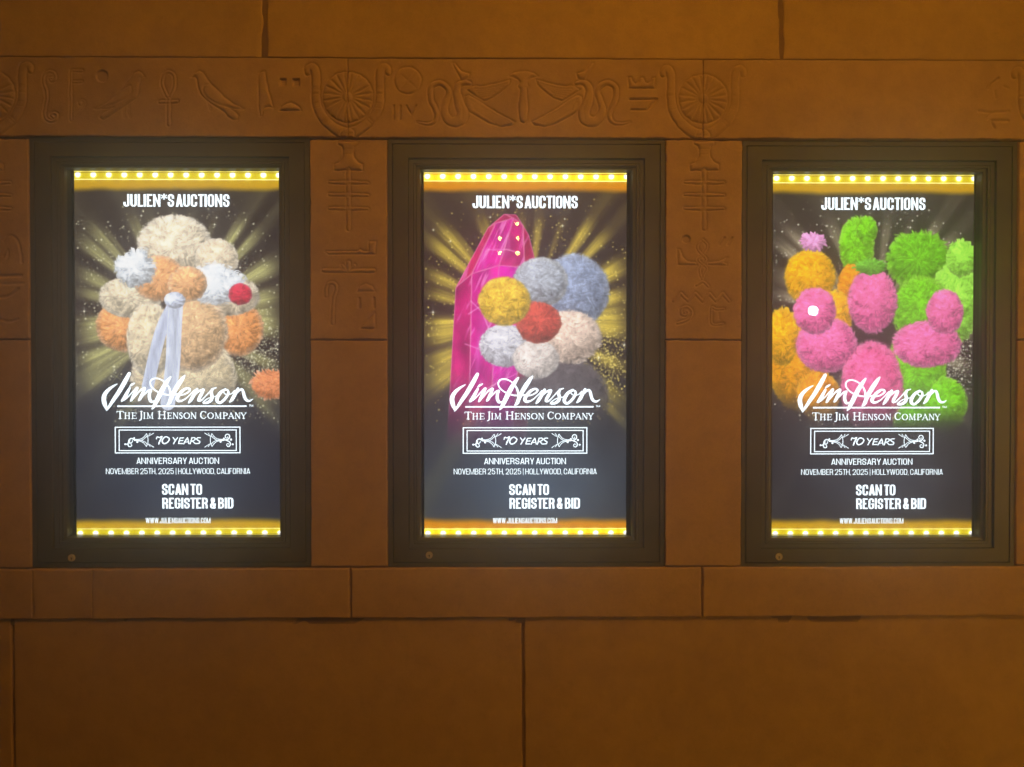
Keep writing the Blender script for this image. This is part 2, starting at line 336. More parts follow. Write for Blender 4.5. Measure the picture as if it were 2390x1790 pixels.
# ------------------------------------------------------------------ the wall: every block a worked stone face
wall = root("stone_wall", "amber lit sandstone block wall with carved hieroglyph frieze around three lit poster cases", "wall")
def axis(a, b, step, fine, n):
    f = np.concatenate([[0], np.cumsum(np.geomspace(fine, fine * 2.2, n))])
    mid = np.linspace(a + f[-1], b - f[-1], max(2, int(round((b - a - 2 * f[-1]) / step)) + 1))
    return np.concatenate([a + f[:-1], mid, b - f[:-1][::-1]])
block_no = [0]
def block(x0, x1, z0, z1, y0, carv=(), step=.03, j=(.003, .003, .003, .003), mat=STONE, chip=.6, name="stone_block"):
    """j: joint half width at left, right, bottom, top"""
    block_no[0] += 1; sd = block_no[0]
    xs = axis(x0, x1, step, .0011, 8); zs = axis(z0, z1, step, .0011, 8)
    X, Z = np.meshgrid(xs, zs)
    drop = np.zeros_like(X)
    for d, c, hw, s in ((X - x0, Z, j[0], 1), (x1 - X, Z, j[1], 2), (Z - z0, X, j[2], 3), (z1 - Z, X, j[3], 4)):
        wob = (fbm(c * 34, s + 0 * c, sd * 7 + s, 4) - .5) * hw * 1.3 + (fbm(c * 6, s + 0 * c, sd * 5 + s, 3) - .5) * hw * .8
        ch = np.clip(fbm(c * 55, d * 70, sd * 3 + s, 3) - .66, 0, 1) * chip * .03 * np.exp(-d / .008)
        dd = d + wob
        drop = np.maximum(drop, .016 * (1 - sst(-.2 * hw, 1.25 * hw, dd)) + ch + .0016 * np.exp(-np.maximum(dd, 0) / .004))
    dome = np.zeros_like(X); gro = np.zeros_like(X); own = np.full(X.shape, -1, int)
    for ci, (nm, its) in enumerate(carv):
        for it in its:
            P = it['P']; r = P[:, 2].max() if it['t'] == 's' else 0
            mg = .02 + r
            ix = np.where((xs > P[:, 0].min() - mg) & (xs < P[:, 0].max() + mg))[0]; iz = np.where((zs > P[:, 1].min() - mg) & (zs < P[:, 1].max() + mg))[0]
            if len(ix) < 2 or len(iz) < 2: continue
            sl = np.s_[iz[0]:iz[-1] + 1, ix[0]:ix[-1] + 1]
            wx = X[sl] + (vn(X[sl] * 70, Z[sl] * 70, 3) - .5) * .0022; wz = Z[sl] + (vn(X[sl] * 70, Z[sl] * 70, 4) - .5) * .0022
            s = seg_sd(P, wx, wz) if it['t'] == 's' else poly_sd(P, wx, wz)
            wear = .72 + .5 * vn(X[sl] * 9, Z[sl] * 9, 8)
            if it['kind'] == 'R':
                g = .0031 * it['g'] * np.exp(-(s / .0028) ** 2) + np.where(s > 0, .0007 * np.exp(-s / .008), 0) * it['g']
                dm = np.where(s < 0, .0030 * it['dome'] * (1 - np.exp(s / .0075)), 0)
            elif it['kind'] == 'S':
                g = .0052 * it['g'] * (1 - sst(-.003, .0018, s)); dm = 0 * s
            else:
                g = .0036 * it['g'] * np.exp(-np.maximum(s, 0) ** 2 / .0024 ** 2); dm = 0 * s
            gro[sl] = np.maximum(gro[sl], g * wear); dome[sl] = np.maximum(dome[sl], dm)
            o = own[sl]; o[s < .0085] = ci
    h = dome - gro + (fbm(X * 3, Z * 3, sd, 3) - .5) * .003 + (fbm(X * 22, Z * 22, sd + 50, 3) - .5) * .0010
    Y = y0 - h + drop
    co = np.stack([X, Y, Z], -1).reshape(-1, 3)
    nz, nx = X.shape
    I = np.arange(nz * nx).reshape(nz, nx)
    q = np.stack([I[:-1, :-1], I[:-1, 1:], I[1:, 1:], I[1:, :-1]], -1).reshape(-1, 4)
    fo = np.maximum.reduce([own[:-1, :-1], own[:-1, 1:], own[1:, 1:], own[1:, :-1]]).reshape(-1)
    def sub(mask, nm, parent):
        f = q[mask]; used, inv = np.unique(f, return_inverse=True)
        return link(nm, mesh_np(nm, co[used], inv.reshape(-1, 4)), mat, parent)
    b = sub(fo < 0, name, wall)
    for ci, (nm, its) in enumerate(carv):
        if (fo == ci).sum() > 3: sub(fo == ci, nm, b)
    return b

CX = (-1.167, 0.0, 1.166); CZ = (0.0027, 0.0, -0.0035); CW, CH = .912, 1.407
zf0 = CH / 2 + .0015                       # underside of the frieze
zf1 = W(1195, 137)[1]                      # top of the frieze
xA0 = W(-21.7, 200)[0]; xAB = W(812, 200)[0]; xBC = W(1640.7, 200)[0]; xC1 = W(2460, 200)[0]
hair = .0012
block(xA0 - 1.2, xA0, zf0, zf1, -.008, A[:2], .0024, (.003, hair, .004, .002), name="frieze_block")
block(xA0, xAB, zf0, zf1, -.008, A + MID, .0021, (hair, hair, .003, .002), name="frieze_block")
block(xAB, xBC, zf0, zf1, -.008, MID + B + RGT, .0021, (hair, hair, .003, .002), name="frieze_block")
block(xBC, xC1, zf0, zf1, -.008, RGT + D + FAR, .0024, (hair, hair, .003, .002), name="frieze_block")
block(xC1, xC1 + 1.0, zf0, zf1, -.008, FAR, .0024, (hair, .003, .003, .002), name="frieze_block")
zs_ = W(1195, 793)[1]; zb = -CH / 2 - .0005
eg = CW / 2 + .0005
for xa, xb, cv in ((-2.75, CX[0] - eg, P8), (CX[0] + eg, CX[1] - eg, P6), (CX[1] + eg, CX[2] - eg, P7), (CX[2] + eg, 2.75, ())):
    block(xa, xb, zs_, zf0, -.006, cv, .0021 if cv else .02, (.002, .002, .0035, .0065), name="pier_block")
    block(xa, xb, zb, zs_, -.006, (), .02, (.002, .002, .0045, .0035), name="pier_block")
zsl = W(1195, 1442)[1]
sx = [-2.9] + [W(p, 1380)[0] for p in (78, 217, 819, 1638)] + [2.9]
jw = [.003, .0016, .0014, .0045, .0045, .003]
for k in range(5):
    block(sx[k], sx[k + 1], zsl, zb, -.011, (), .02, (jw[k], jw[k + 1], .0035, .002), chip=1.3, name="sill_block")
zg = -1.60
bx_ = [-2.95] + [W(p, 1600)[0] for p in (27, 1221)] + [2.95]
for k in range(3):
    block(bx_[k], bx_[k + 1], zg, zsl + .014, .0005, (), .02, (.0055, .0055, .003, .001), name="base_block")
tx = [-2.95] + [W(p, 60)[0] for p in (618, 1823)] + [2.95]
tj = [.004, .0100, .0085, .004]
for k in range(3):
    block(tx[k], tx[k + 1], zf1, zf1 + .82, -.006, (), .02, (tj[k], tj[k + 1], .0018, .004), mat=STONE_TOP, name="upper_block")
mb = MB()
def mort(x0, x1, z0, z1, y): mb.box(x0, x1, y, .09, z0, z1)
mort(-2.9, 2.9, zf0 + .012, zf1 - .02, .003); mort(-2.9, 2.9, zf1 - .02, zf1 + .8, -.0022)
mort(-2.9, 2.9, zsl - .02, zb - .012, .001); mort(-2.9, 2.9, zg, zsl - .02, .0080)
for xa, xb in ((-2.7, CX[0] - eg), (CX[0] + eg, CX[1] - eg), (CX[1] + eg, CX[2] - eg), (CX[2] + eg, 2.7)):
    mort(xa + .012, xb - .012, zb - .012, zf0 + .012, .002)
mb.build("mortar", MORTAR, wall)

# ------------------------------------------------------------------ pavement in front of the wall
mb = MB(); mb.quad((-12, -12, zg), (12, -12, zg), (12, .5, zg), (-12, .5, zg))
PAVE = stone_mat("grey_paving", (.30, .27, .24), (.22, .20, .18), 13)
gr = mb.build("pavement", PAVE); gr["kind"] = "structure"; gr["label"] = "stone pavement in front of the poster wall"

# ------------------------------------------------------------------ pictures shown in the three cases (colour per vertex, 0..1 sRGB)
PW, PH = 475.0, 850.0
NX, NY = 361, 641
gx, gy = np.meshgrid(np.linspace(0, PW, NX), np.linspace(0, PH, NY))
def over(img, col, a):
    img[:] = img * (1 - a[..., None]) + np.asarray(col, float) * a[..., None]
def rays_and_stars(kind, seed):
    rng = np.random.default_rng(seed)
    bgt, bgb = {0: ((52, 42, 42), (42, 42, 53)), 1: ((54, 41, 40), (58, 60, 66)), 2: ((52, 44, 41), (44, 40, 45))}[kind]
    f = sst(250, 800, gy)[..., None]
    img = np.array(bgt, float) * (1 - f) + np.array(bgb, float) * f
    img += ((fbm(gx / 120, gy / 120, seed, 3) - .5) * 16)[..., None]
    glow = np.exp(-((gx - 240) / 190) ** 2 - ((gy - 735) / 150) ** 2)
    img += glow[..., None] * np.array({0: (2, 8, 16), 1: (6, 18, 30), 2: (2, 4, 10)}[kind])
    rc = {0: (190, 186, 122), 1: (224, 196, 78), 2: (174, 160, 130)}[kind]
    cx, cy = 240, 344
    th = np.arctan2(gy - cy, gx - cx); rad = np.hypot(gx - cx, gy - cy)
    ends = [(26, 116, 14, .8), (5, 152, 15, .9), (128, 95, 15, .65), (172, 95, 11, .5), (228, 92, 9, .5), (272, 95, 11, .55), (398, 103, 13, .95), (438, 133, 13, .9),
            (475, 210, 22, 1), (478, 285, 20, 1), (478, 336, 24, 1.0), (478, 372, 18, .9), (5, 232, 17, .8), (5, 278, 14, .8), (5, 358, 20, 1), (5, 392, 17, .9), (5, 450, 22, .95), (5, 505, 24, .8),
            (475, 460, 16, .7), (475, 545, 20, .6), (92, 604, 14, .35), (475, 590, 12, .4), (330, 100, 8, .3), (60, 120, 6, .4)]
    streak = .72 + .75 * (fbm(th * 46, rad / 160, seed + 3, 3) - .25)
    for ex, ey, ww, it in ends:
        a0 = math.atan2(ey - cy, ex - cx); L = math.hypot(ex - cx, ey - cy)
        da = np.angle(np.exp(1j * (th - a0)))
        prof = np.exp(-np.abs(da / (ww / L * 1.2)) ** 3) * sst(30, 130, rad) * (1 - .8 * sst(L * .80, L * 1.04, rad)) * 1.0
        over(img, rc, np.clip(prof * it * streak, 0, 1))
    # drifting glitter
    col = np.array({0: (238, 234, 196), 1: (250, 226, 120), 2: (236, 230, 206)}[kind], float)
    n = 1500
    an = rng.uniform(0, 2 * math.pi, n); rr = np.abs(rng.normal(205, 62, n))
    sx_, sy_ = cx + rr * np.cos(an) * 1.0, cy + rr * np.sin(an) * 1.12
    cl = rng.uniform(0, 1, n) < .38
    sx_[cl] = rng.normal(425, 38, cl.sum()); sy_[cl] = rng.normal(438, 48, cl.sum())
    keep = (sx_ > 2) & (sx_ < 473) & (sy_ > 55) & (sy_ < 590)
    hx, hy = PW / (NX - 1), PH / (NY - 1)
    def dot(x, y, r, b):
        i0, i1 = int(max(0, (x - 6 * r) / hx)), int(min(NX, (x + 6 * r) / hx + 2)); j0, j1 = int(max(0, (y - 6 * r) / hy)), int(min(NY, (y + 6 * r) / hy + 2))
        s = np.s_[j0:j1, i0:i1]; d2 = (gx[s] - x) ** 2 + (gy[s] - y) ** 2
        over(img[s], col, np.clip(b * np.exp(-d2 / (r * r)), 0, 1))
    for x, y in zip(sx_[keep], sy_[keep]):
        dot(x, y, rng.choice([1.0, 1.3, 1.7, 2.2], p=[.35, .35, .22, .08]), rng.uniform(.55, 1))
    for x, y, r in [(21, 326, 11), (155, 104, 6), (325, 124, 6), (384, 224, 7), (470, 402, 9), (410, 432, 8), (90, 455, 7), (330, 108, 4), (22, 134, 4), (62, 160, 4)]:
        d = np.hypot(gx - x, gy - y)
        for q in (gx - x, gy - y):
            over(img, (255, 252, 225), np.clip(.9 * np.exp(-(q / .9) ** 2) * np.exp(-(d / r * 1.6)), 0, 1))
        for q in ((gx - x + gy - y) * .7, (gx - x - gy + y) * .7):
            over(img, (255, 250, 215), np.clip(.6 * np.exp(-(q / .8) ** 2) * np.exp(-(d / r * 2.6)), 0, 1))
    if kind < 2 or True:
        for x, y, a0, L in ((388, 246, .62, 60), (388, 246, -.95, 52), (95, 478, .62, 44), (95, 478, -.95, 44)):
            u_ = (gx - x) * math.cos(a0) + (gy - y) * math.sin(a0); v_ = -(gx - x) * math.sin(a0) + (gy - y) * math.cos(a0)
            over(img, rc, np.clip(.75 * np.exp(-(v_ / .9) ** 2) * np.clip(1 - np.abs(u_) / L, 0, 1), 0, 1))
    return img
def marquee(img, kind, seed):
    y1 = {0: (232, 206, 26), 1: (250, 196, 12), 2: (238, 208, 22)}[kind]; y2 = {0: (214, 166, 26), 1: (226, 142, 16), 2: (216, 164, 22)}[kind]
    for edge in (0, 1):
        d = gy if edge == 0 else PH - gy
        ln, a, b = ((20, 40, 52), (16.5, 32, 46))[edge]
        wv = (fbm(gx / 60, 0 * gx + edge, seed, 2) - .5) * 6
        over(img, y2, np.clip((1 - sst(a - 6, b, d + wv)) * .97, 0, 1))
        over(img, y1, (1 - sst(ln - 1, ln + 1.5, d)))
        sp = np.abs(((gx - 8.3) / 35.9 + .5) % 1 - .5) * 35.9
        by = (9, 5.5)[edge]
        rb = np.hypot(sp, d - by)
        over(img, (255, 238, 60), np.clip(1.05 * np.exp(-(rb / 12) ** 2), 0, 1) * (d < 60))
        over(img, (255, 255, 255), np.clip(1.6 * np.exp(-(rb / 6.0) ** 4), 0, 1))
        over(img, (255, 246, 170), np.exp(-((d - ln) / 1.1) ** 2) * .9)
        over(img, (120, 96, 40), np.exp(-((d - 3.6) / .9) ** 2) * .65)  # this line and the pale one below paint the glass edge's reflection
        over(img, (255, 246, 180), np.exp(-((d - 1.0) / 1.0) ** 2) * .6)
def pompom(img, cx, cy, rx, ry, col, seed, hair=.07, tip=(255, 255, 255), curl=0., fade=None, rim=.25):
    """a plain fuzzy ball"""
    col = np.array(col, float)
    dx = (gx - cx) / rx; dy = (gy - cy) / ry
    r = np.hypot(dx, dy); th = np.arctan2(dy, dx); R = (rx + ry) / 2
    sw = th + (.5 + curl) * (fbm(gx / 26, gy / 26, seed + 9, 2) - .5)
    s1 = vn(sw * R / 2.6, r * R / 14, seed); s2 = vn(sw * R / 5.5, r * R / 20, seed + 1); cl = fbm(gx / 13, gy / 11, seed + 2, 3)
    cl2 = fbm(gx / 5 + 3 * cl, gy / 4, seed + 6, 2)
    e = 1 - hair * .3 + hair * (1.5 * (s1 - .5) + .9 * (s2 - .5) + .7 * (vn(th * 4, 0 * th, seed + 4) - .5))
    a = 1 - sst(e - .05, e + .05, r)
    z = np.sqrt(np.clip(1 - r * r, 0, 1))
    lam = np.clip(-.22 * dx - .50 * dy + .72 * z, -.3, 1)
    v = .70 + .42 * lam + .18 * (s1 - .5) + .20 * (s2 - .5) + .36 * (cl - .5) + .30 * (cl2 - .5)
    c = col * np.clip(v, .22, 1.25)[..., None]
    hi = np.clip(vn(sw * R / 1.9, r * R / 9, seed + 12) - .62, 0, 1) * 1.5 * (.4 + .6 * np.clip(lam, 0, 1))
    c = c * (1 - hi[..., None] * .5) + np.array(tip, float) * hi[..., None] * .5
    k = (sst(.74, 1.0, r) * rim * (.4 + s1))[..., None]
    c = c * (1 - k) + np.array(tip, float) * k
    if fade: a = a * (1 - sst(fade[0], fade[1], gy))
    img[:] = img * (1 - a[..., None]) + np.clip(c, 0, 255) * a[..., None]
def facet(img, pts, col, seed, fade=None, vein=.5):
    P = np.array(pts, float); sd = poly_sd(P, gx, gy)
    a = 1 - sst(-.8, .8, sd)
    v = .82 + .5 * (fbm(gx / 40 + gy / 90, gy / 60 - gx / 50, seed, 4) - .4)
    c = np.clip(np.array(col, float) * v[..., None], 0, 255)
    k = np.clip(sst(.60, .76, fbm((gx + gy * .45) / 9, (gy - gx * .3) / 70, seed + 5, 3)) * vein, 0, 1)[..., None]
    c = c * (1 - k) + np.array((255, 150, 214), float) * k
    k = (np.exp(-(sd / 1.6) ** 2) * .7)[..., None]; c = c * (1 - k) + np.array((255, 168, 205), float) * k
    if fade: a = a * (1 - sst(fade[0], fade[1], gy))
    img[:] = img * (1 - a[..., None]) + c * a[..., None]
def ribbon(img, pts, wid, col, seed, fade=None):
    P = catmull(pts, 8); P = np.column_stack([P, np.full(len(P), wid)])
    sd = seg_sd(P, gx, gy); a = 1 - sst(-.8, .8, sd)
    v = .93 + .06 * np.cos(np.clip(sd / wid, -1, 0) * 3) + .22 * (fbm(gx / 4, gy / 30, seed, 2) - .5)
    if fade: a = a * (1 - sst(fade[0], fade[1], gy))
    img[:] = img * (1 - a[..., None]) + np.clip(np.array(col, float) * v[..., None], 0, 255) * a[..., None]

F1 = (470, 590)
def art_cream(img):
    """a heap of cream, white and tan fuzzy balls with a pale ribbon"""
    pompom(img, 452, 496, 48, 38, (236, 146, 96), 11, .16, curl=1.2)
    pompom(img, 112, 360, 66, 62, (240, 166, 104), 12, .04)
    pompom(img, 376, 366, 64, 66, (242, 162, 98), 13, .04)
    pompom(img, 128, 292, 74, 50, (232, 216, 186), 14, .04, curl=1.); pompom(img, 352, 290, 80, 48, (230, 212, 182), 15, .04, curl=1.)
    pompom(img, 200, 490, 74, 100, (226, 206, 170), 16, .04, curl=1., fade=F1); pompom(img, 296, 492, 82, 100, (216, 198, 162), 17, .04, curl=1., fade=F1)
    pompom(img, 272, 376, 84, 92, (226, 186, 140), 18, .05, curl=1.8); pompom(img, 174, 392, 56, 88, (228, 210, 176), 28, .04, curl=1.)
    pompom(img, 232, 172, 88, 72, (244, 228, 200), 21, .04, curl=1.)
    pompom(img, 330, 206, 52, 50, (240, 222, 192), 29, .05, curl=1.)
    pompom(img, 196, 250, 62, 54, (242, 176, 118), 22, .04)
    pompom(img, 140, 226, 50, 48, (242, 248, 255), 19, .16, curl=.8); pompom(img, 322, 262, 76, 50, (242, 248, 255), 20, .18, curl=.8)
    pompom(img, 262, 262, 46, 42, (244, 184, 128), 27, .05); pompom(img, 384, 286, 28, 26, (214, 40, 72), 23, .06)
    ribbon(img, [(232, 306), (204, 360), (186, 420), (168, 500)], 14, (214, 222, 246), 25, (520, 600))
    ribbon(img, [(234, 306), (230, 370), (226, 450), (214, 540)], 17, (222, 230, 250), 26, (540, 620))
    pompom(img, 232, 300, 25, 20, (222, 230, 250), 30, .05)
def art_crystal(img):
    """a plain tall magenta quartz prism beside grey and ochre fuzzy balls"""
    f = (420, 660)
    C0 = dict(a=(250, 20, 170), b=(255, 6, 196), c=(222, 28, 132), d=(240, 40, 120), e=(204, 26, 100))
    facet(img, [(74, 268), (112, 236), (104, 640), (52, 640)], C0['c'], 31, f)
    facet(img, [(112, 236), (176, 216), (150, 640), (104, 640)], C0['a'], 32, f, .7)
    facet(img, [(176, 216), (236, 222), (206, 640), (150, 640)], C0['b'], 46, f, .8)
    facet(img, [(236, 222), (272, 250), (238, 640), (206, 640)], C0['e'], 33, f)
    facet(img, [(74, 268), (150, 128), (168, 118), (112, 236)], C0['d'], 34)
    facet(img, [(112, 236), (168, 118), (210, 106), (176, 216)], C0['a'], 35, None, .8)
    facet(img, [(176, 216), (210, 106), (232, 122), (236, 222)], C0['c'], 36, None, .6)
    facet(img, [(236, 222), (232, 122), (246, 146), (272, 250)], C0['e'], 47)
    facet(img, [(150, 128), (188, 96), (210, 106), (168, 118)], C0['d'], 48, None, .3)
    facet(img, [(188, 96), (216, 98), (232, 122), (210, 106)], C0['e'], 49, None, .3)
    for gxx, gyy, rx_, ry_, al in ((150, 300, 12, 60, .55), (196, 330, 9, 80, .5), (128, 420, 8, 60, .4), (190, 170, 12, 26, .45), (140, 200, 8, 30, .35)):
        k = np.clip(al * np.exp(-(((gx - gxx) + (gy - gyy) * .08) / rx_) ** 2 - ((gy - gyy) / ry_) ** 2) * (.4 + 1.1 * fbm(gx / 5, gy / 34, 77, 3)), 0, 1)
        over(img, (255, 160, 236), k)
    for x0, y0, x1, y1 in ((104, 330, 212, 262), (96, 400, 200, 452), (120, 520, 216, 470), (150, 180, 226, 188), (110, 300, 150, 360)):
        k = seg_sd(np.array([(x0, y0, .3), ((x0 + x1) / 2 + 6, (y0 + y1) / 2 - 5, .3), (x1, y1, .3)]), gx, gy)
        over(img, (255, 186, 226), .6 * np.exp(-(np.maximum(k, 0) / 1.3) ** 2))
    pompom(img, 324, 530, 112, 106, (92, 84, 88), 37, .08, (150, 146, 150), 1.6, (500, 620), .15)
    pompom(img, 352, 276, 84, 88, (150, 162, 190), 38, .05, (230, 232, 240), 1.5)
    pompom(img, 272, 256, 66, 60, (178, 184, 196), 39, .05, (240, 236, 220), 1.6)
    pompom(img, 342, 384, 76, 64, (232, 206, 188), 40, .05, (244, 234, 224), 1.6)
    pompom(img, 190, 404, 62, 52, (214, 214, 222), 41, .05, (244, 244, 244), 1.6)
    pompom(img, 262, 436, 56, 46, (226, 214, 206), 44, .05, (244, 244, 244), 1.6)
    pompom(img, 268, 350, 54, 50, (206, 84, 74), 42, .05, (236, 150, 120), 1.0)
    pompom(img, 188, 300, 62, 58, (240, 196, 66), 43, .03, (250, 226, 130), 1.2)
def art_bright(img):
    """a heap of golden, lime and pink fuzzy balls"""
    f = (470, 600)
    G, L, P, Y = (122, 206, 22), (160, 236, 74), (250, 112, 172), (250, 178, 10)
    t = (220, 255, 150); tp = (255, 200, 226); ty = (255, 226, 120)
    pompom(img, 198, 168, 42, 72, G, 51, .09, t, 1.4); pompom(img, 222, 130, 26, 34, G, 52, .1, t, 1.4)
    pompom(img, 338, 470, 76, 112, G, 53, .06, t, 1.4, f); pompom(img, 412, 540, 52, 66, G, 54, .09, t, 1.4, (520, 620))
    pompom(img, 344, 200, 80, 72, (108, 186, 26), 55, .12, t); pompom(img, 430, 300, 62, 100, L, 56, .07, t, 1.4); pompom(img, 446, 196, 38, 46, L, 57, .1, t, 1.4)
    pompom(img, 352, 318, 70, 84, (116, 198, 24), 70, .06, t, 1.4); pompom(img, 330, 580, 46, 44, (104, 180, 24), 71, .09, t, 1.4, (540, 620))
    pompom(img, 62, 440, 74, 116, (242, 160, 6), 58, .06, ty, 1.4, f); pompom(img, 24, 380, 40, 70, Y, 59, .08, ty, 1.4)
    pompom(img, 88, 240, 62, 66, Y, 60, .06, ty, 1.2); pompom(img, 186, 258, 34, 50, (240, 150, 10), 61, .07, ty, 1.2); pompom(img, 96, 158, 34, 24, (240, 160, 214), 62, .22, tp)
    pompom(img, 110, 520, 52, 60, (236, 150, 8), 72, .08, ty, 1.4, (500, 600)); pompom(img, 146, 330, 44, 60, Y, 73, .07, ty, 1.3)
    pompom(img, 128, 400, 74, 66, P, 63, .05, tp, 1.4); pompom(img, 366, 398, 84, 56, P, 64, .05, tp, 1.4)
    pompom(img, 100, 320, 52, 56, P, 65, .07, tp, 1.4); pompom(img, 408, 322, 46, 54, P, 66, .08, tp, 1.4)
    pompom(img, 236, 500, 76, 112, (246, 100, 156), 67, .05, tp, 1.4, (500, 620))
    pompom(img, 236, 296, 60, 78, P, 68, .05, tp, 1.2); pompom(img, 232, 216, 40, 22, (104, 176, 50), 69, .2, t)

def picture_mesh(kind):
    img = rays_and_stars(kind, 100 + kind)
    (art_cream, art_crystal, art_bright)[kind](img)
    marquee(img, kind, 200 + kind)
    c = np.clip(img, 0, 255) / 255
    lin = np.where(c <= .04045, c / 12.92, ((c + .055) / 1.055) ** 2.4)
    lin = lin * (1 + .9 * sst(.90, 1.0, lin.max(-1)) * ((gy < 54) | (gy > PH - 48)))[..., None]
    X = (gx / PW - .5) * SW; Z = (.5 - gy / PH) * SH
    co = np.stack([X, 0 * X, Z], -1).reshape(-1, 3)
    I = np.arange(NX * NY).reshape(NY, NX)
    q = np.stack([I[1:, :-1], I[1:, 1:], I[:-1, 1:], I[:-1, :-1]], -1).reshape(-1, 4)
    me = mesh_np("display_screen", co, q)
    at = me.attributes.new("picture", 'FLOAT_COLOR', 'POINT')
    at.data.foreach_set("color", np.concatenate([lin.reshape(-1, 3), np.ones((NX * NY, 1))], 1).astype(np.float32).ravel())
    return me

# ------------------------------------------------------------------ lettering, in picture pixels (475 x 850)
SW, SH = .680, 1.220
def lp(px, py):
    """photo pixel on the middle case -> picture pixel"""
    v = (py - 405.5) / (1248 - 405.5)
    xl = 989 + 2.3 * v; xr = 1462 - 1.3 * v
    return (px - xl) / (xr - xl) * PW, v * PH
def to_xz(x, y): return ((x / PW - .5) * SW, (.5 - y / PH) * SH)
def stroke_mesh(strokes, close_caps=True):
    """flat ribbons with a width per point and round ends; strokes = [(points (x,y,w))], picture pixels"""
    mbx = MB(); k = 0
    for P in strokes:
        P = np.array(P, float); n = len(P); k += 1
        d = np.gradient(P[:, :2], axis=0); d /= (np.linalg.norm(d, axis=1)[:, None] + 1e-9)
        nn = np.stack([-d[:, 1], d[:, 0]], 1) * P[:, 2:3] / 2
        yy = -.00002 * k
        vs = []
        for a in (P[:, :2] + nn, P[:, :2] - nn): vs += [(*(to_xz(*q)),) for q in a]
        vs = [(v[0], yy, v[1]) for v in vs]
        mbx.add(vs, [(i, i + 1, n + i + 1, n + i) for i in range(n - 1)])
        if close_caps:
            for i in (0, n - 1):
                r = P[i, 2] / 2
                ring = [to_xz(P[i, 0] + r * math.cos(a), P[i, 1] + r * math.sin(a)) for a in np.linspace(0, 2 * math.pi, 15)[:-1]]
                mbx.add([(v[0], yy - .00001, v[1]) for v in ring], [tuple(range(14))])
    me = bpy.data.meshes.new("lettering"); me.from_pydata(mbx.v, [], mbx.f); me.update()
    return me
def crop_strokes(defs, ox, oy, s, smooth=True, n=6):
    out = []
    for d in defs:
        P = []
        for q in d:
            x, y = lp(ox + q[0] * s, oy + q[1] * s); P.append((x, y, q[2] * s * PW / 472))
        out.append(catmull(P, n) if smooth and len(P) > 2 else np.array(P))
    return out
